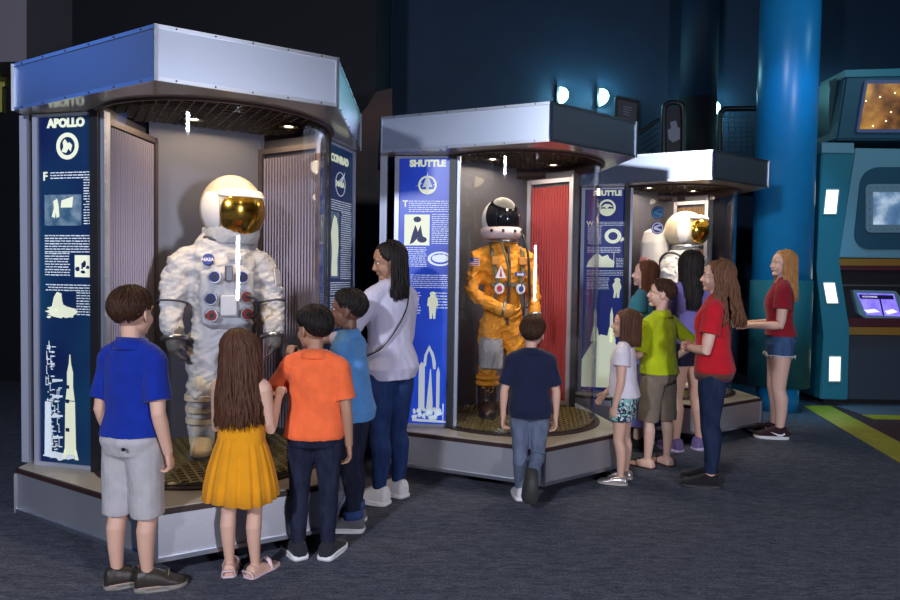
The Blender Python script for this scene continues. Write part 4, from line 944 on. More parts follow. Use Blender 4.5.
# --- girl in the marigold dress
pose = dict(head=(-10, 3, 0), arm={1: dict(up=(.12, .14, -1), fore=(-.02, .62, .75), curl=.9, thumb=(-1, .2, .3)), -1: dict(up=(-.12, .12, -1), fore=(.25, .8, -.2), curl=.5)},
            leg={1: dict(thigh=(.03, .02, -1), shin=(.03, -.02, -1), foot=-18), -1: dict(thigh=(-.02, .02, -1), shin=(.05, -.05, -1), foot=20)})
b, r = person(G(241, 573), -8, 1.165, True, pose, 'girl in marigold yellow dress with long brown hair, seen from behind', SK_LIGHT)
mg = cloth('marigold_cotton', (.74, .30, .008), .06)
bm = B(); H = b.H; rows = []; n = 120
b.torso(bm, .54, .765, .009, .09, .068); 
for sg in (-1, 1): tube(bm, [V((sg*.055*H, -.045*H, .755*H))+b.off, V((sg*.062*H, -.01*H, .80*H))+b.off, V((sg*.058*H, .04*H, .755*H))+b.off], [(.018*H, .012*H)]*3, 10)
dr = remesh(bm, 'dress', mg, r, .0048, 2, .003, 16)
bm = B(); rg_ = random.Random(3); ph = [rg_.uniform(0, 6.28) for _ in range(4)]
for z, a, d_, f in ((.575, .085, .066, .004), (.56, .093, .074, .006), (.52, .108, .088, .009), (.45, .128, .108, .012), (.38, .142, .122, .013), (.315, .150, .131, .014), (.313, .146, .127, .014), (.40, .128, .11, .012), (.55, .08, .06, .0)):
    row = []
    for i in range(n):
        t = 2*PI*i/n; q = 1+f*9*(.55*math.sin(17*t+ph[0]+1.3*math.sin(2*t))+.35*math.sin(29*t+ph[1]))/(1+.0*z)
        q = 1+(q-1)*.55
        row.append(V((a*H*q*math.cos(t), d_*H*q*math.sin(t)-.004*H, z*H+b.off.z+(.006*H*math.sin(3*t+1) if z < .33 else 0))))
    rows.append(row)
skin_rings(bm, rows); obj('skirt', bm, mg, dr, True)
sd = mat('white_pink_leather', (.70, .52, .55), .45)
for sg in (-1, 1):
    bm = B(); F = b.foot_frame(sg); H = b.H; pr = [(-.042, .018), (-.03, .028), (.03, .030), (.07, .036), (.105, .03), (.118, .014)]
    sheet(bm, [(w*H*1.08, y*H*1.1) for y, w in pr]+[(-w*H*1.08, y*H*1.1) for y, w in pr[::-1]], F @ M.Translation((0, 0, -.004)), .014); so = obj('sandal', bm, sd, r)
    bm = B(); tube(bm, [F @ V(q) for q in ((-.032*H, .062*H, .008), (-.022*H, .06*H, .040*H), (0, .062*H, .050*H), (.022*H, .06*H, .040*H), (.032*H, .062*H, .008))], [(.004, .010)]*5, 8); obj('strap', bm, sd, so, True); bm = B(); tube(bm, [F @ V(q) for q in ((-.026*H, -.036*H, .004), (-.02*H, -.05*H, .03*H), (.02*H, -.05*H, .03*H), (.026*H, -.036*H, .004))], [.005]*4, 8); obj('strap', bm, sd, so, True)
hair_long(b, r, H_CHEST, 1.32, 1.34, .035, 5, count=260, back=.5, taper=.95, amax=120)
# --- boy in the orange polo
pose = dict(head=(52, 2, 0), arm={-1: dict(hand_at=(-.185, .15, .985), hint=(-.35, -.2, -1), hdir=(.1, .4, 1), curl=1.0, thumb=(1, -.3, .2)), 1: dict(up=(.18, -.06, -1), fore=(.05, .14, -1), curl=.5)},
            leg={1: dict(thigh=(.02, .03, -1), shin=(.0, -.03, -1), foot=-10), -1: dict(thigh=(-.03, 0, -1), shin=(-.0, -.05, -1), foot=34)})
b, r = person(G(314, 556), -4, 1.265, True, pose, 'boy in bright orange polo and dark jeans, left hand raised, seen from behind', SK_TAN, LIPD, H_BLACK, 1.06)
c = cloth('bright_orange_pique', (.86, .15, .045)); s = shirt(b, r, c, .485, .74, minw=.098, mind=.078); collar(b, s, c)
pants(b, r, denim('dark_indigo_denim', (.010, .013, .032)), 1.9, off=.012, amp=.005, loff=.012)
shoes(b, r, cloth('charcoal_canvas', (.02, .022, .03)), WHITE_SOLE, 'shoe', 1.15, .024)
hair_short(b, r, H_BLACK, .05, 36, -48, seed=4)
# --- boy in the light blue polo
pose = dict(lean=.10, head=(8, 4, 0), arm={-1: dict(up=(-.10, .02, -1), fore=(0, .35, -1), curl=.4), 1: dict(up=(.1, .1, -1), fore=(-.05, .7, -.5), curl=.5)},
            leg={1: dict(thigh=(.03, .10, -1), shin=(0, -.06, -1), foot=-6), -1: dict(thigh=(-.03, -.02, -1), shin=(-.02, -.12, -1), foot=10)})
b, r = person(G(352, 525), 74, 1.345, True, pose, 'boy in light blue polo looking left, standing between orange polo boy and woman', SK_DARK, LIPD, H_BLACK, .92)
c = cloth('sky_blue_pique', (.10, .30, .66)); s = shirt(b, r, c, .455, .80, minw=.098, mind=.08); collar(b, s, c)
j = pants(b, r, denim('dark_indigo_denim', (.010, .013, .032)), 1.88, off=.012, amp=.005, loff=.014)
for sg in (-1, 1):
    bm = B(); d = (b.knee[sg]-b.ank[sg]).normalized(); tube(bm, [b.ank[sg]+d*.01, b.ank[sg]+d*.055], [.042*b.H, .042*b.H], 18, round0=False, round1=False); obj('cuff', bm, denim('blue_cuff_denim', (.03, .06, .18)), j, True)
for s_, F in shoes(b, r, cloth('grey_canvas', (.12, .12, .14)), WHITE_SOLE, 'sneaker', 1.16, .024):
    bm = B(); H = b.H
    for y in (.03, .045, .06): tube(bm, [F @ V(q) for q in ((-.022*H, y*H, .045*H), (0, (y+.006)*H, .068*H-y*H*.3), (.022*H, y*H, .045*H))], [.0028]*3, 6)
    obj('lace', bm, WHITE_SOLE, s_, True)
hair_short(b, r, H_BLACK, .035, 30, -44)
# --- woman in the pale blouse
pose = dict(head=(48, -14, 0), arm={-1: dict(up=(-.50, .40, -1), fore=(-.05, 1, -.08), curl=.35, thumb=(.3, 0, 1)), 1: dict(up=(.2, .25, -1), fore=(-.45, .7, -.35), curl=.4)},
            leg={1: dict(thigh=(.02, .06, -1), shin=(.0, -.05, -1), foot=-4), -1: dict(thigh=(-.01, .0, -1), shin=(-.02, -.03, -1), foot=14)})
b, r = person(G(388, 499), 50, 1.64, False, pose, 'woman in pale lavender-white blouse and blue jeans with a dark shoulder strap, looking down', SK_TAN, LIPD, H_BLACK, 1.04)
c = cloth('pale_lavender_cotton', (.58, .56, .72), .03, .06); s = shirt(b, r, c, .475, 1.42, 'blouse', .012, .088, .07, .012, .006, .004, freq=10); collar(b, s, c)
bm = B(); H = b.H; P, R = smooth_path([V(q)*H+b.off for q in ((.055, .03, .82), (.055, -.035, .825), (.02, -.068, .75), (-.045, -.074, .665), (-.098, -.052, .60), (-.115, 0, .57))], [(.010, .004)]*6, 5); tube(bm, P, R, 8, ref=(0, .3, 1)); sb = obj('shoulder_strap', bm, mat('black_leather', (.012, .010, .010), .45), r, True)
pants(b, r, denim('blue_denim', (.012, .030, .105)), 1.94, off=.007, amp=.004, loff=.006, freq=10)
shoes(b, r, cloth('white_canvas', (.72, .70, .72), .03), WHITE_SOLE, 'shoe', 1.1, .022, 1.3)
hair_long(b, r, H_BLACK, .68, 1.16, .035, 9, count=240, back=.3, taper=.85, amax=84, fr=46, thick=1.3)
# --- boy in the navy polo, one foot kicked back
pose = dict(head=(-14, 10, 6), arm={1: dict(up=(.26, -.02, -1), fore=(.0, .10, -1), curl=.45), -1: dict(up=(-.26, -.04, -1), fore=(-.02, .08, -1), curl=.6)},
            leg={-1: dict(thigh=(.03, .0, -1), shin=(.02, .0, -1), foot=6), 1: dict(thigh=(-.02, .06, -1), shin=(-.20, -1, -.42), fdir=(-.10, -.30, -1))})
b, r = person(G(528, 499), -4, 1.175, True, pose, 'small boy in navy polo and grey-blue jeans with one foot kicked back, facing middle case', SK_LIGHT, wide=1.05)
c = cloth('navy_pique', (.010, .014, .045)); s = shirt(b, r, c, .455, .80, minw=.104, mind=.08); collar(b, s, c)
pants(b, r, denim('grey_blue_denim', (.10, .125, .19)), 1.9, off=.012, amp=.005, loff=.013)
shoes(b, r, cloth('white_grey_sneaker', (.60, .60, .64), .1), WHITE_SOLE, 'sneaker', 1.15, .024, sides=(-1,))
shoes(b, r, cloth('white_grey_sneaker', (.60, .60, .64), .1), DARKSOLE, 'sneaker', 1.15, .018, sides=(1,))
hair_short(b, r, H_BROWN, .06, 40, -48, seed=8)
# --- little girl in the white shirt
pose = dict(head=(6, 2, 0), arm={-1: dict(up=(-.12, .0, -1), fore=(.02, .20, -1), curl=.35), 1: dict(up=(.12, .2, -1), fore=(0, .6, -.7), curl=.4)},
            leg={-1: dict(thigh=(-.04, .06, -1), shin=(-.02, -.08, -1), foot=4), 1: dict(thigh=(.08, .0, -1), shin=(.02, -.04, -1), foot=-8)})
b, r = person(G(621, 481), 66, 1.215, True, pose, 'little girl in white T-shirt and mint floral shorts with a brown bob', SK_LIGHT)
shirt(b, r, cloth('white_jersey', (.68, .64, .72), .03), .50, .45, 't_shirt', .009, .088, .072, .012, .004)
def floral():
    m = mat('mint_floral_print', (.30, .55, .55), .8); nt = m.node_tree; p = nt.nodes['Principled BSDF']; tc = nt.nodes.new('ShaderNodeTexCoord'); v = nt.nodes.new('ShaderNodeTexVoronoi'); v.inputs['Scale'].default_value = 72; rp = nt.nodes.new('ShaderNodeValToRGB'); rp.color_ramp.interpolation = 'CONSTANT'
    e = rp.color_ramp.elements; e[0].position = 0; e[0].color = (.012, .02, .05, 1); e[1].position = .36; e[1].color = (.22, .50, .47, 1); x = e.new(.62); x.color = (.62, .68, .68, 1); x = e.new(.78); x.color = (.30, .12, .28, 1); x = e.new(.88); x.color = (.03, .05, .09, 1)
    nt.links.new(tc.outputs['Object'], v.inputs['Vector']); nt.links.new(v.outputs['Color'], rp.inputs[0]); nt.links.new(rp.outputs[0], p.inputs['Base Color']); return m
pants(b, r, floral(), .52, 'shorts', .56, .012, .012, .003, loff=.02)
shoes(b, r, mat('silver_leather', (.55, .50, .50), .3, .7), mat('pale_sole', (.4, .36, .34), .6), 'shoe', 1.1, .012, .85)
hair_long(b, r, H_CHEST, .28, 1.02, .006, 12, count=220, taper=.9, amax=112, fr=34)
# --- boy in the lime yellow polo
pose = dict(head=(38, 6, 0), arm={1: dict(up=(.95, -.40, -.85), fore=(-.65, .40, -.60), curl=.6), -1: dict(up=(-.05, .35, -1), fore=(.35, .7, -.35), curl=.5)},
            leg={-1: dict(thigh=(-.06, .06, -1), shin=(-.02, -.04, -1), foot=8), 1: dict(thigh=(.05, -.02, -1), shin=(.02, -.04, -1), foot=-14)})
b, r = person(G(656, 466), 34, 1.43, True, pose, 'boy in lime yellow polo and khaki shorts with elbow out, behind little girl', SK_PALE, hh=1.43*.148, brow=H_BROWN)
c = cloth('lime_yellow_pique', (.42, .52, .008)); s = shirt(b, r, c, .50, .85, minw=.094, mind=.075, amp=.006); collar(b, s, c)
pants(b, r, cloth('khaki_twill', (.21, .165, .125)), 1.02, 'shorts', .57, .014, .010, .006, loff=.018)
sm_ = mat('brown_strap_leather', (.06, .03, .025), .5)
for sg in (-1, 1):
    bm = B(); F = b.foot_frame(sg); H = b.H; pr = [(-.042, .018), (-.03, .028), (.03, .030), (.07, .036), (.105, .03), (.118, .014)]
    sheet(bm, [(w*H*1.08, y*H*1.1) for y, w in pr]+[(-w*H*1.08, y*H*1.1) for y, w in pr[::-1]], F @ M.Translation((0, 0, -.004)), .016); so = obj('flip_flop', bm, sm_, r)
    bm = B(); tube(bm, [F @ V(q) for q in ((-.033*H, .04*H, .01), (-.018*H, .062*H, .040*H), (0, .085*H, .026*H), (.018*H, .062*H, .040*H), (.033*H, .04*H, .01))], [.005]*5, 8); obj('strap', bm, sm_, so, True)
hair_short(b, r, H_BROWN, .032, 38, -46, seed=3)
# --- woman in the teal top, partly hidden
pose = dict(head=(10, 4, 0), arm={-1: dict(up=(-.12, .04, -1), fore=(0, .12, -1), curl=.3), 1: dict(up=(.12, .04, -1), fore=(0, .2, -1), curl=.3)}, leg={})
gp_ = at_y(643, 300, 5.72)
b, r = person(V((gp_.x, gp_.y, 0)), 58, 1.585, False, pose, 'young woman in teal top with long reddish brown hair, behind boy in lime polo', SK_PALE, brow=H_BROWN)
shirt(b, r, cloth('teal_jersey', (.045, .22, .30)), .52, .30, 'top', .008, .08, .06, .01, .003)
bm = B(); H = b.H; rows = []
for z, a, d_ in ((.60, .082, .062), (.52, .112, .085), (.40, .125, .105), (.25, .14, .12), (.14, .15, .13), (.138, .14, .12), (.5, .09, .06)):
    rows.append([V((a*H*math.cos(t)*(1+.03*math.sin(9*t)), d_*H*math.sin(t)*(1+.03*math.sin(9*t)), z*H)) for t in [2*PI*i/60 for i in range(60)]])
skin_rings(bm, rows); obj('skirt', bm, cloth('periwinkle_cotton', (.15, .15, .42)), r, True)
shoes(b, r, DARK, DARKSOLE, 'shoe')
hair_long(b, r, H_RED, .75, 1.0, .006, 15, count=220, taper=.9, amax=104, fr=44)
# --- woman in the violet shirt, back turned
pose = dict(head=(-22, 4, 4), arm={-1: dict(up=(-.10, .22, -1), fore=(.3, .7, -.2), curl=.5), 1: dict(up=(.12, .22, -1), fore=(-.25, .7, -.2), curl=.5)},
            leg={-1: dict(thigh=(-.02, .03, -1), shin=(.0, -.03, -1), foot=10), 1: dict(thigh=(.06, .02, -1), shin=(.10, -.02, -1), foot=-70)})
q = at_z(684, 450)
b, r = person(V((q.x, q.y, 0)), 14, 1.67, False, pose, 'woman in violet T-shirt and dark shorts with long black hair, facing farthest case', SK_LIGHT)
shirt(b, r, cloth('violet_jersey', (.19, .16, .46)), .54, .5, 't_shirt', .010, .088, .068, .014, .005)
pants(b, r, cloth('dark_navy_cotton', (.016, .014, .04)), .30, 'shorts', .60, .012, .01, .004, loff=.016)
shoes(b, r, cloth('violet_sneaker', (.17, .12, .28)), mat('lilac_sole', (.5, .42, .6), .6), 'sneaker', 1.08, .022)
hair_long(b, r, H_BLACK, 1.1, 1.05, .035, 17, count=240, back=.5, taper=.75, amax=118)
# --- girl in the red shirt with curly hair
pose = dict(head=(6, 2, 0), arm={-1: dict(up=(-.22, .14, -1), fore=(.95, .55, -.02), curl=.4, thumb=(0, 0, 1)), 1: dict(up=(.22, .18, -1), fore=(-.95, .55, .02), curl=.4, thumb=(0, 0, 1))},
            leg={-1: dict(thigh=(.0, .02, -1), shin=(-.01, -.04, -1), foot=12), 1: dict(thigh=(.04, .04, -1), shin=(.0, -.02, -1), foot=6)})
b, r = person(G(709, 483), 66, 1.565, False, pose, 'teenage girl in bright red shirt and dark jeans with long curly hair, arms crossed', SK_PALE, wide=1.08)
rd = cloth('bright_red_jersey', (.52, .010, .022)); shirt(b, r, rd, .505, .60, 'shirt', .012, .094, .074, .014, .006, freq=10)
band(b, .486, .022, .024, cloth('brown_belt_cloth', (.11, .045, .03)), 'hem_band', r); band(b, .458, .028, .022, cloth('maroon_hem_cloth', (.075, .012, .045)), 'shirt_tail', r)
pants(b, r, denim('deep_blue_denim', (.008, .018, .050)), 1.93, off=.008, amp=.003, loff=.007, z1=.56)
shoes(b, r, cloth('black_canvas', (.012, .012, .014)), DARKSOLE, 'shoe', 1.12, .018, 1.1)
hair_long(b, r, H_AUB, 1.10, 1.28, .085, 21, count=320, back=2.0, taper=1.1, amax=108, thick=2.2, fr=42)
# --- teenager in the dark red shirt by the pillar
pose = dict(head=(20, 2, 0), arm={-1: dict(up=(-.10, .06, -1), fore=(.25, 1, -.05), curl=.5, thumb=(.2, 0, 1)), 1: dict(up=(.10, .12, -1), fore=(-.15, 1, -.05), curl=.5, thumb=(-.2, 0, 1))},
            leg={-1: dict(thigh=(-.02, .02, -1), shin=(.0, -.05, -1), foot=6), 1: dict(thigh=(.02, .07, -1), shin=(.0, -.04, -1), foot=-6)})
b, r = person(G(776, 436), 70, 1.71, False, pose, 'blond teenage girl in dark red T-shirt and denim shorts beside blue pillar', SK_PALE, brow=H_BLOND)
shirt(b, r, cloth('dark_red_jersey', (.26, .010, .022)), .545, .52, 't_shirt', .010, .082, .066, .014, .005)
p = pants(b, r, denim('mid_blue_denim', (.035, .075, .17)), .26, 'shorts', .60, .010, .01, .004, loff=.016)
for sg in (-1, 1):
    hm = B(); tube(hm, [b.hip[sg].lerp(b.knee[sg], .245), b.hip[sg].lerp(b.knee[sg], .262)], [.0715*b.H]*2, 20, round0=False, round1=False)
    for k in range(16):
        t = 2*PI*k/16; o = b.hip[sg].lerp(b.knee[sg], .26)+V((.072*b.H*math.cos(t), .072*b.H*math.sin(t), .004)); tube(hm, [o, o+V((0, 0, -.022))], [.006, .002], 5)
    obj('frayed_hem', hm, cloth('white_fray', (.6, .62, .66)), p, True)
SW = mat('white_swoosh', (.8, .8, .85), .5)
for s_, F in shoes(b, r, cloth('dark_maroon_mesh', (.03, .010, .016)), WHITE_SOLE, 'sneaker', 1.12, .026, 1.2):
    for sx in (-1, 1):
        bm = B(); H = b.H; mt = F @ M.Translation((sx*.031*H, .0, .012*H)) @ M.Rotation(PI/2, 4, 'Z') @ M.Rotation(PI/2, 4, 'X'); sheet(bm, [(-.022*H, .016*H), (-.006*H, .006*H), (.01*H, .006*H), (.05*H, .026*H), (.008*H, .015*H), (-.008*H, .016*H), (-.019*H, .024*H)], mt @ M.Translation((0, 0, -.004)), .008); obj('side_mark', bm, SW, s_)
hair_long(b, r, H_BLOND, .95, 1.02, .02, 25, count=230, back=.25, taper=.95, amax=112, fr=44)
# ------------------------------------------------------------------ space suits
WS_ = mat('white_suit_fabric', (.58, .56, .55), .8, bump=.14, bscale=28, var=.05, vscale=12)
CR = mat('cream_suit_fabric', (.74, .62, .43), .75, bump=.2, bscale=30, var=.08)
OR = mat('orange_suit_fabric', (.72, .27, .012), .75, bump=.25, bscale=30, var=.10, vscale=10)
GLV = mat('grey_glove_rubber', (.17, .15, .13), .55, bump=.15, bscale=40)
SHELL = mat('cream_helmet_shell', (.60, .52, .38), .3); WSH = mat('white_helmet_shell', (.78, .74, .72), .35)
GOLD = mat('gold_visor', (.85, .48, .06), .16, 1); BLKV = mat('black_visor', (.006, .006, .008), .06)
MET = mat('steel_ring', (.5, .5, .52), .3, 1); RED = mat('red_anodised', (.22, .03, .02), .35, .5); BLU = mat('blue_anodised', (.02, .03, .12), .35, .5); PBLUE = mat('patch_blue', (.02, .05, .28), .6)
PWHITE = mat('patch_white', (.75, .73, .75), .6); PRED = mat('patch_red', (.5, .03, .05), .6); STRAP = mat('olive_strap', (.13, .11, .06), .8)
def patch_shell(bm, c, R, a0, a1, e0, e1, th=.008, na=28, ne=18, corner=.35):
    """piece of an ellipsoid in front (+Y), azimuth a, elevation e in degrees, rounded corners"""
    inn, out = [], []
    for j in range(ne+1):
        v = -1+2*j/ne; w = 1-corner*abs(v)**4
        ri, ro = [], []
        for i in range(na+1):
            a = math.radians((a0+a1)/2+(a1-a0)/2*(-1+2*i/na)*w); e = math.radians((e0+e1)/2+(e1-e0)/2*v)
            d = V((math.sin(a)*math.cos(e), math.cos(a)*math.cos(e), math.sin(e))); p = V((d.x*R[0], d.y*R[1], d.z*R[2]))
            ro.append(bm.verts.new(V(c)+p)); ri.append(bm.verts.new(V(c)+p*(1-th/R[0])))
        inn.append(ri); out.append(ro)
    for j in range(ne):
        for i in range(na):
            bm.faces.new((out[j][i], out[j][i+1], out[j+1][i+1], out[j+1][i])); bm.faces.new((inn[j][i], inn[j+1][i], inn[j+1][i+1], inn[j][i+1]))
    loop = [(0, i) for i in range(na)]+[(j, na) for j in range(ne)]+[(ne, i) for i in range(na, 0, -1)]+[(j, 0) for j in range(ne, 0, -1)]
    for k in range(len(loop)):
        p, q = loop[k], loop[(k+1) % len(loop)]; bm.faces.new((out[p[0]][p[1]], inn[p[0]][p[1]], inn[q[0]][q[1]], out[q[0]][q[1]]))
def torus(bm, c, R, r, mt=None, ry=None, n=40, k=12):
    rows = []
    for i in range(n):
        a = 2*PI*i/n; row = []
        for j in range(k):
            b = 2*PI*j/k; p = V(c)+V(((R+r*math.cos(b))*math.cos(a), ((ry or R)+r*math.cos(b))*math.sin(a), r*math.sin(b))); row.append(bm.verts.new(mt @ p if mt is not None else p))
        rows.append(row)
    for i in range(n):
        for j in range(k): bm.faces.new((rows[i][j], rows[(i+1) % n][j], rows[(i+1) % n][(j+1) % k], rows[i][(j+1) % k]))
def suit_body(root, m, T, arms, legs, amp, freq, vox=.010, name='suit_body', extra=None):
    bm = B(); skin_rings(bm, [sell((0, y, z), a, b, 28, 2.3) for z, a, b, y in T])
    for sg in (-1, 1):
        pts, rad = arms[sg]; P, R = smooth_path(pts, rad, 4); tube(bm, P, [q[0] for q in R], 18)
        pts, rad = legs[sg]; P, R = smooth_path(pts, rad, 4); tube(bm, P, [q[0] for q in R], 20, round1=False)
    if extra: extra(bm)
    def creases(co, no):
        return co+no*(folds(co+3.1, freq*2.6, (1, 1, 2.2))*amp*.26+np.maximum(0, folds(co-1.7, freq*1.5, (.7, .7, 2.6)))*-amp*.6)[:, None]
    return remesh(bm, name, m, root, vox, 2, amp, freq, (1, 1, 1.5), creases)
def disc(bm, p, nrm, r, th, n=24):
    q = V(nrm).to_track_quat('Z', 'Y').to_matrix().to_4x4(); bmesh.ops.create_cone(bm, cap_ends=True, segments=n, radius1=r, radius2=r*.9, depth=th, matrix=M.Translation(V(p)) @ q)
def mt_at(p, nrm): return M.Translation(V(p)) @ V(nrm).to_track_quat('Z', 'Y').to_matrix().to_4x4()
def glove(root, wr, d, sg, L, thumb, curl, m=GLV):
    class Q: pass
    q = Q(); q.H = L/.104; q.pose = dict(arm={sg: dict(thumb=thumb, curl=curl)}); q.hd = {sg: V(d).normalized()}; q.wr = {sg: V(wr)}
    bm = B(); Body.hand(q, bm, sg); dd = V(d).normalized(); tube(bm, [V(wr)-dd*.05, V(wr)+dd*.03], [.052, .055], 16)
    for f in bm.verts: pass
    return remesh(bm, 'glove', m, root, .0065, 2)
def boot(root, x, y, yaw, m, sole, L=.30, top=.17, amp=0):
    mt = M.Translation((x, y, 0)) @ M.Rotation(yaw, 4, 'Z'); bm = B(); rings = []
    for yy, w, h in ((-.10, .03, .07), (-.095, .052, .11), (-.05, .062, .12), (.02, .062, .115), (.09, .066, .085), (.15, .06, .065), (.185, .04, .045), (.195, .015, .03)):
        k = L/.30; rings.append([mt @ V((w*math.copysign(abs(math.cos(t))**.8, math.cos(t)), yy*k, .015+h*max(0, (math.sin(t)+.55)/1.55))) for t in [2*PI*i/18 for i in range(18)]])
    skin_rings(bm, rings); tube(bm, [mt @ V((0, -.03, .06)), mt @ V((0, -.03, top))], [.078, .082], 18, round1=False); o = remesh(bm, 'boot', m, root, .008, 2, amp, 14)
    bm = B(); k = L/.30; pr = [(-.108, .03), (-.09, .058), (-.03, .066), (.08, .070), (.15, .064), (.19, .04), (.203, .014)]
    sheet(bm, [(w, yy*k) for yy, w in pr]+[(-w, yy*k) for yy, w in pr[::-1]], mt, .025); obj('sole', bm, sole, o)
    return o
def connector(root, p, nrm, r, m):
    bm = B(); disc(bm, p, nrm, r*1.25, .02); o = obj('hose_connector', bm, MET, root); n = V(nrm).normalized()
    bm = B(); disc(bm, V(p)+n*.018, n, r, .03); obj('connector_cap', bm, m, o)
    bm = B(); disc(bm, V(p)+n*.036, n, r*.45, .01); obj('connector_core', bm, DARK, o)
# ---- white suit in the nearest case
def white_suit():
    p = in_case(C1, .05, .88, .352); r = empty('space_suit', p, math.radians(208)); tag(r, 'white lunar space suit with round gold visor, standing in the nearest case', 'space suit', 'space suits on display')
    T = [(.56, .05, .05, 0), (.60, .165, .12, 0), (.68, .20, .15, 0), (.80, .19, .15, .0), (.95, .20, .165, .005), (1.08, .225, .175, .0), (1.19, .22, .16, -.01), (1.27, .175, .14, -.01), (1.33, .12, .12, -.01)]
    arms = {sg: ([(sg*.14, -.01, 1.17), (sg*.235, -.01, 1.12), (sg*.285, .0, .99), (sg*.305, .02, .88), (sg*.305, .07, .78), (sg*.295, .10, .70)], [.095, .108, .098, .088, .078, .062]) for sg in (-1, 1)}
    legs = {sg: ([(sg*.095, 0, .68), (sg*.105, .01, .55), (sg*.118, .03, .38), (sg*.122, .0, .24), (sg*.122, -.02, .10)], [.125, .122, .108, .098, .090]) for sg in (-1, 1)}
    body = suit_body(r, WS_, T, arms, legs, .021, 7, .008)
    for sg in (-1, 1):
        boot(r, sg*.125, .01, -sg*.18, CR, mat('boot_sole_blue_grey', (.16, .17, .2), .6), .32, .17)
        glove(r, (sg*.293, .105, .69), (sg*-.05, .25, -1), sg, .165, (-.3*sg, 1, .2), .45)
        bm = B(); torus(bm, (0, 0, 0), .066, .014, mt_at((sg*.295, .10, .70), (0, .25, -1))); obj('wrist_ring', bm, MET, r, True)
        for z, rr, m in ((.34, .112, CR), (.27, .105, CR), (.20, .102, CR)):
            bm = B(); tube(bm, [(sg*.12, .022-(.36-z)*.12, z-.018), (sg*.12, .022-(.36-z)*.12, z+.018)], [(rr, rr)]*2, 22, round0=False, round1=False); bmesh.ops.bevel(bm, geom=bm.edges[:], offset=.004, segments=1, affect='EDGES'); obj('leg_band', bm, m, body, False)
        bm = B(); ell(bm, (sg*.115, .055, .42), (.10, .085, .095), sub=3); remesh(bm, 'knee_pad', CR, body, .008, 2, .012, 18)
        bm = B(); torus(bm, (0, 0, 0), .088, .006, mt_at((sg*.300, .01, .90), (sg*.1, .2, -1))); obj('arm_band', bm, mat('dark_band', (.06, .06, .08), .7), body, True)
    # chest unit and its connectors
    bm = B(); rings = []
    for z, a, b in ((.75, .10, .02), (.78, .15, .05), (.95, .165, .06), (1.08, .16, .055), (1.13, .10, .02)): rings.append(sell((0, .135, z), a, b+.004, 24, 3.2))
    skin_rings(bm, rings); remesh(bm, 'chest_unit', mat('pale_grey_pad', (.52, .52, .55), .75, bump=.2, bscale=40), r, .008, 3, .008, 12)
    for x, z, m in ((.085, 1.055, BLU), (-.075, 1.055, BLU), (.105, .93, BLU), (.10, .835, RED), (-.10, .94, RED), (-.105, .84, RED)): connector(r, (x, .205, z), (x*1.2, 1, 0), .032, m)
    bm = B(); box(bm, -.022, .022, .195, .225, 1.03, 1.12, .006); obj('valve_block', bm, mat('grey_valve', (.12, .12, .14), .4, .4), r)
    bm = B(); box(bm, -.045, .05, .195, .222, .83, .95, .008); obj('control_box', bm, mat('pale_control_box', (.62, .62, .66), .5), r)
    for x0, z0_, x1, z1_ in ((-.10, .95, -.17, .84),):
        bm = B(); P, R = smooth_path([(x0, .24, z0_), (x0-.05, .27, (z0_+z1_)/2+.03), (x1, .20, z1_), (x1+.06, .20, z1_-.03)], [.009]*4, 5); tube(bm, P, [q[0] for q in R], 10); obj('hose', bm, mat('dark_grey_hose', (.05, .05, .06), .6), r, True)
    # insignia
    bm = B(); disc(bm, (.115, .168, 1.155), (.35, 1, .25), .036, .014); pt = obj('round_patch', bm, PBLUE, r)
    text('NASA', .028, mt_at((.119, .177, 1.145), (.35, 1, .25)) @ M.Rotation(PI, 4, 'Z') @ M.Rotation(PI, 4, 'Z'), PWHITE, 'patch_letters', pt, .001)
    bm = B(); sheet(bm, [(-.05, -.012), (.05, -.012), (.05, .012), (-.05, .012)], mt_at((-.05, .165, 1.165), (-.1, 1, .2)), .006); obj('name_tag', bm, mat('name_tag_grey', (.35, .35, .4), .6), r)
    fl = mt_at((-.325, .075, 1.06), (-.75, .65, .12)); bm = B(); sheet(bm, [(-.035, -.045), (.035, -.045), (.035, .045), (-.035, .045)], fl, .006); fo = obj('flag_patch', bm, PWHITE, r)
    # helmet
    hz = 1.46; c = (0, .02, hz); R = (.190, .205, .205)
    bm = B(); ell(bm, c, R, sub=4); he = obj('helmet', bm, SHELL, r, True)
    bm = B(); patch_shell(bm, c, (.199, .226, .212), -50, 50, -54, 18); obj('visor', bm, GOLD, he, True)
    bm = B(); patch_shell(bm, c, (.203, .234, .219), -56, 56, 16, 28, .03); obj('visor_rim', bm, WSH, he, True)
    for sg in (-1, 1):
        bm = B(); patch_shell(bm, c, (.204, .214, .214), sg*70-20, sg*70+20, -38, 24, .01, corner=.5); obj('side_shade', bm, WSH, he, True)
    bm = B(); torus(bm, (0, .0, 1.275), .125, .022); obj('neck_ring', bm, MET, r, True)
    bm = B(); skin_rings(bm, [sell((0, .0, 1.25), .16, .15, 28), sell((0, .01, 1.30), .17, .165, 28), sell((0, .015, 1.35), .17, .175, 28)]); remesh(bm, 'neck_cover', WS_, he, .008, 2, .005, 16)
    he.rotation_euler = (0, 0, math.radians(17)); he.location = (-.045, .0, 0)
    r.scale = (.95, 1, 1)
    return r
white_suit()
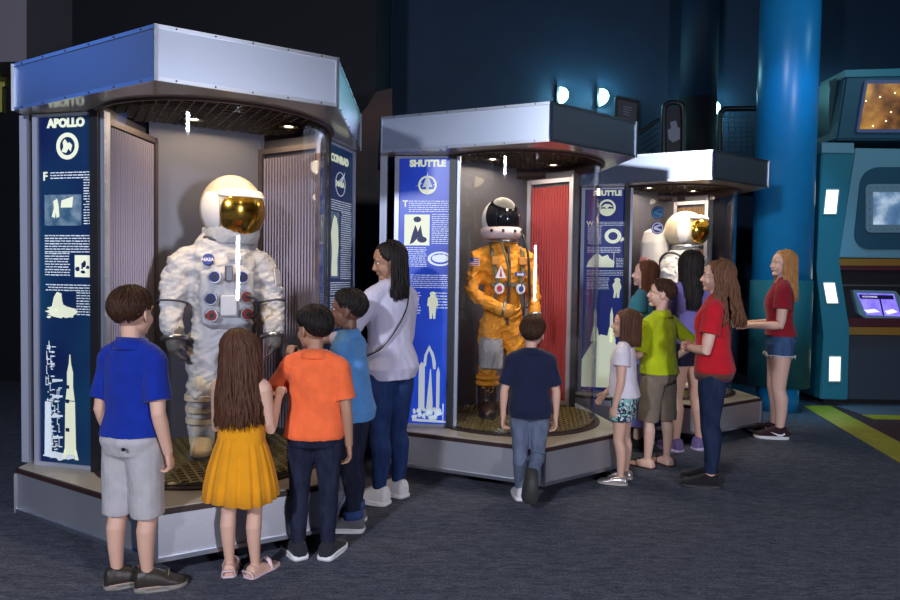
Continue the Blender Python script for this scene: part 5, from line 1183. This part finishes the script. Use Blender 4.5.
# ---- orange suit in the middle case
def orange_suit():
    p = in_case(C2, -.02, .88, .352); r = empty('space_suit', p, math.radians(192)); tag(r, 'orange pressure suit with black visor helmet, standing in the middle case', 'space suit', 'space suits on display')
    T = [(.62, .05, .05, 0), (.66, .15, .115, 0), (.76, .175, .13, 0), (.90, .165, .125, .0), (1.05, .185, .14, .01), (1.18, .20, .145, .0), (1.27, .185, .12, -.01), (1.33, .12, .10, -.01), (1.37, .09, .09, -.01)]
    arms = {1: ([(.12, -.01, 1.27), (.205, -.01, 1.22), (.255, -.01, 1.08), (.265, .03, .96), (.16, .16, .875), (.05, .215, .83)], [.075, .085, .077, .074, .064, .052]), -1: ([(-.12, -.01, 1.27), (-.205, -.01, 1.22), (-.245, .0, 1.08), (-.255, .03, .95), (-.255, .07, .86), (-.25, .09, .79)], [.075, .085, .077, .074, .064, .052])}
    legs = {sg: ([(sg*.085, 0, .72), (sg*.10, .01, .58), (sg*.115, .03, .42), (sg*.12, .0, .28), (sg*.12, -.02, .14)], [.118, .112, .094, .084, .072]) for sg in (-1, 1)}
    body = suit_body(r, OR, T, arms, legs, .024, 7.5, .008)
    for sg in (-1, 1): boot(r, sg*.122, .0, -sg*.2, mat('dark_brown_boot', (.035, .018, .014), .35), DARKSOLE, .29, .26)
    ORG = mat('orange_glove', (.66, .26, .02), .65, bump=.15, bscale=40)
    glove(r, (.05, .22, .83), (-.9, .25, -.15), 1, .18, (.1, 1, .6), .6, ORG); glove(r, (-.25, .095, .785), (.05, .25, -1), -1, .18, (.3, 1, .2), .5, ORG)
    for sg, q, n in ((1, (.06, .21, .835), (-.9, .3, -.2)), (-1, (-.25, .09, .79), (0, .25, -1))): bm = B(); torus(bm, (0, 0, 0), .055, .011, mt_at(q, n)); obj('wrist_ring', bm, MET, r, True)
    # zip, pockets, harness, patches
    bm = B(); P, R = smooth_path([(0, .125, 1.31), (.0, .16, 1.18), (.0, .165, 1.02), (0, .145, .88), (0, .14, .72)], [(.012, .006)]*5, 5); tube(bm, P, R, 8, ref=(1, 0, 0)); obj('zip', bm, mat('dark_zip', (.05, .035, .03), .5), r, True)
    for sg in (-1, 1):
        bm = B(); P, R = smooth_path([(sg*.10, -.05, 1.34), (sg*.13, .085, 1.28), (sg*.12, .15, 1.14), (sg*.10, .165, 1.0), (sg*.13, .13, .84)], [(.016, .006)]*5, 5); tube(bm, P, R, 8, ref=(1, 0, 0)); obj('harness_strap', bm, STRAP, r, True)
    bm = B(); bar(bm, (-.15, .15, 1.02), (.15, .15, 1.02), .022, .03); obj('chest_strap', bm, STRAP, r)
    for x, z in ((.115, 1.20), (-.115, 1.20)): bm = B(); box(bm, x-.035, x+.035, .135, .165, z-.03, z+.03, .008); obj('pocket', bm, mat('orange_pocket', (.55, .22, .04), .8), r)
    e = mt_at((.075, .168, 1.11), (.25, 1, .05)); bm = B(); sheet(bm, [(-.045, -.04), (.045, -.04), (0, .055)], e, .008); q = obj('triangular_patch', bm, PWHITE, r); bm = B(); sheet(bm, [(-.012, -.03), (.012, -.03), (0, .04)], e @ M.Translation((0, 0, .008)), .003); obj('patch_mark', bm, PRED, q)
    for x, z in ((.085, .99), (-.10, .99)):
        e = mt_at((x, .172 if x > 0 else .165, z), (x*2, 1, 0)); bm = B(); disc(bm, e @ V((0, 0, 0)), (x*2, 1, 0), .042, .012); q = obj('round_patch', bm, PWHITE, r); bm = B(); disc(bm, e @ V((0, 0, .007)), (x*2, 1, 0), .024, .006); obj('patch_mark', bm, PRED if x > 0 else PBLUE, q)
    bm = B(); sheet(bm, [(-.05, -.014), (.05, -.014), (.05, .014), (-.05, .014)], mt_at((-.09, .165, 1.10), (-.2, 1, .05)), .006); q = obj('name_tag', bm, PBLUE, r)
    text('NASA', .024, mt_at((-.092, .1725, 1.092), (-.2, 1, .05)), PWHITE, 'tag_letters', q, .001)
    fm = mt_at((.272, .085, 1.19), (.7, .7, .1)); bm = B(); sheet(bm, [(-.045, -.03), (.045, -.03), (.045, .03), (-.045, .03)], fm, .006); q = obj('flag_patch', bm, PWHITE, r)
    for k in range(4):
        bm = B(); sheet(bm, [(-.045, -.026+.0155*k), (.045, -.026+.0155*k), (.045, -.019+.0155*k), (-.045, -.019+.0155*k)], fm @ M.Translation((0, 0, .006)), .001); obj('flag_stripe', bm, PRED, q)
    bm = B(); sheet(bm, [(-.045, 0), (-.008, 0), (-.008, .03), (-.045, .03)], fm @ M.Translation((0, 0, .0065)), .0015); obj('flag_canton', bm, PBLUE, q)
    bm = B(); skin_rings(bm, [sell((.113, .07, z), a, b, 24, 3.4) for z, a, b in ((.36, .075, .03), (.38, .098, .075), (.50, .10, .085), (.60, .098, .075), (.62, .08, .04))]); remesh(bm, 'thigh_pocket', mat('silver_grey_quilt', (.42, .38, .34), .5, bump=.1, bscale=40), body, .008, 2, .014, 15)
    for z in (.30, .255): bm = B(); torus(bm, (.12, .002, z), .085, .018); obj('leg_band', bm, OR, body, True)
    # helmet
    c = (0, .03, 1.525); R = (.148, .165, .158)
    bm = B(); ell(bm, (0, .0, 1.515), (.155, .165, .165), sub=4); he = obj('helmet', bm, WSH, r, True)
    bm = B(); patch_shell(bm, c, (.158, .175, .168), -78, 78, -28, 78, corner=.15); obj('visor', bm, BLKV, he, True)
    bm = B(); skin_rings(bm, [sell((0, .02, z), a, b, 32, 2.1) for z, a, b in ((1.365, .11, .12), (1.375, .15, .17), (1.41, .165, .188), (1.445, .165, .19), (1.455, .15, .17))]); obj('helmet_base', bm, mat('pinkish_white_shell', (.66, .52, .50), .4), he, True)
    for a in (-50, -18, 18, 50):
        t = math.radians(a); bm = B(); disc(bm, (.166*math.sin(t), .02+.19*math.cos(t), 1.425), (math.sin(t), math.cos(t), 0), .014, .012, 16); obj('latch', bm, DARK, he)
    bm = B(); torus(bm, (0, .01, 1.355), .105, .018); obj('neck_ring', bm, MET, r, True)
    bm = B(); P, R = smooth_path([(-.13, .10, 1.40), (-.17, .13, 1.25), (-.185, .13, 1.05), (-.20, .11, .92), (-.16, .14, .85)], [.011]*5, 6); tube(bm, P, [q[0] for q in R], 10); obj('hose', bm, mat('black_hose', (.02, .02, .02), .5), r, True)
    bm = B(); P, R = smooth_path([(.08, .15, 1.37), (.05, .20, 1.24), (.015, .20, 1.12), (.01, .19, 1.02)], [.008]*4, 6); tube(bm, P, [q[0] for q in R], 10); obj('hose', bm, STRAP, r, True)
    he.rotation_euler = (0, 0, math.radians(4)); he.location = (.035, 0, 0)
    for o in r.children: pass
    r.scale = (.92, 1, 1)
    return r
orange_suit()
# ---- white suit with the backpack in the farthest case
def pack_suit():
    p = in_case(C3, .22, .74, .352); r = empty('space_suit', p, math.radians(224)); tag(r, 'white space suit with backpack and gold visor turned right, in the farthest case', 'space suit', 'space suits on display')
    T = [(.62, .05, .05, 0), (.66, .17, .13, 0), (.76, .20, .15, 0), (.92, .21, .17, .0), (1.10, .24, .19, .01), (1.26, .24, .18, .0), (1.36, .17, .15, .0), (1.40, .11, .11, .0)]
    arms = {sg: ([(sg*.15, -.0, 1.27), (sg*.25, .0, 1.21), (sg*.30, .02, 1.07), (sg*.31, .08, .94), (sg*.27, .19, .88), (sg*.22, .27, .85)], [.10, .115, .105, .095, .082, .066]) for sg in (-1, 1)}
    legs = {sg: ([(sg*.10, 0, .74), (sg*.11, .01, .60), (sg*.125, .03, .42), (sg*.13, .0, .26), (sg*.13, -.02, .12)], [.132, .13, .112, .10, .09]) for sg in (-1, 1)}
    body = suit_body(r, WS_, T, arms, legs, .018, 8.5)
    for sg in (-1, 1):
        boot(r, sg*.132, .01, -sg*.15, CR, DARKSOLE, .31, .17); glove(r, (sg*.22, .275, .85), (-sg*.2, .9, -.3), sg, .19, (-.4*sg, .1, 1), .5)
        bm = B(); torus(bm, (0, 0, 0), .070, .014, mt_at((sg*.222, .268, .852), (-sg*.3, .8, -.2))); obj('wrist_ring', bm, MET, r, True)
        bm = B(); torus(bm, (0, 0, 0), .125, .013, mt_at((sg*.235, .0, 1.225), (sg*1, .1, -.45))); obj('shoulder_ring', bm, mat('dark_band', (.06, .06, .08), .7), body, True)
    bm = B(); rings = [sell((0, -.27, z), a, b, 32, 4) for z, a, b in ((.80, .17, .06), (.83, .215, .105), (1.10, .235, .13), (1.45, .235, .13), (1.56, .20, .11), (1.60, .12, .06))]; skin_rings(bm, rings); bp = remesh(bm, 'backpack', WS_, r, .010, 3, .004, 9)
    bm = B(); box(bm, .215, .245, -.36, -.27, .98, 1.30, .006); obj('red_stripe_panel', bm, mat('faded_red_panel', (.55, .22, .20), .6), bp)
    # chest module
    bm = B(); box(bm, -.14, .14, .15, .26, .98, 1.20, .02); cm = obj('chest_module', bm, mat('pale_module', (.60, .58, .58), .5), r)
    for x, z in ((-.08, 1.13), (0, 1.13), (.08, 1.13), (-.05, 1.04), (.06, 1.04)): bm = B(); disc(bm, (x, .265, z), (0, 1, 0), .022, .02, 18); obj('knob', bm, mat('dark_knob', (.05, .05, .06), .4), cm)
    bm = B(); disc(bm, (.335, .05, 1.13), (1, .25, .05), .062, .02, 30); q = obj('round_patch', bm, PWHITE, r); bm = B(); disc(bm, (.345, .0525, 1.13), (1, .25, .05), .042, .012, 24); obj('patch_mark', bm, mat('patch_dark', (.10, .05, .10), .6), q)
    c = (0, .06, 1.575); 
    bm = B(); ell(bm, (0, .0, 1.575), (.185, .205, .19), sub=4); he = obj('helmet', bm, SHELL, r, True)
    bm = B(); patch_shell(bm, c, (.178, .19, .178), -62, 62, -50, 32); obj('visor', bm, GOLD, he, True)
    bm = B(); patch_shell(bm, (0, .045, 1.575), (.200, .215, .205), -64, 64, 30, 42, .03); obj('visor_rim', bm, WSH, he, True)
    for sg in (-1, 1): bm = B(); patch_shell(bm, (0, .01, 1.575), (.200, .21, .205), sg*72-16, sg*72+16, -40, 36, .012, corner=.5); obj('side_shade', bm, WSH, he, True)
    bm = B(); torus(bm, (0, .03, 1.405), .13, .024); obj('neck_ring', bm, MET, r, True)
    return r
pack_suit()

# ---- two round decals on the glass of the farthest case
c3 = [o for o in COL.objects if o.name.startswith('display_case') and abs(o.location.x-C3[0][0]) < .01][0]
for x, y, m in ((657.5, 212.5, mat('decal_teal', (.04, .25, .28), .6)), (657.5, 228, PWHITE)):
    d = ray(x, y); o = V((0, 0, EYE)); cc = in_case(C3, .07, CZ); a_ = d.x**2+d.y**2; oc = V((-cc.x, -cc.y)); b_ = d.x*oc.x+d.y*oc.y; t = (-b_-math.sqrt(b_*b_-a_*(oc.dot(oc)-(GR+.003)**2)))/a_
    P = o+d*t; loc = P-V((*C3[0], 0)); ct, st = math.cos(C3[1]), math.sin(C3[1]); L = V((loc.x*ct+loc.y*st, -loc.x*st+loc.y*ct, loc.z)); n = V((L.x-.07, L.y-CZ, 0)).normalized()
    e = mt_at(L, n)
    bm = B(); sheet(bm, circ(0, 0, .058), e, .002); q = obj('glass_decal', bm, PBLUE, c3)
    bm = B(); annulus(bm, 0, 0, .042, .050, e @ M.Translation((0, 0, .002)), .001, 28); sheet(bm, [(-.032, -.012), (.028, -.028), (.034, -.016), (-.01, .008), (.032, .02), (.02, .032), (-.032, .012)], e @ M.Translation((0, 0, .002)), .001); obj('decal_print', bm, m, q)
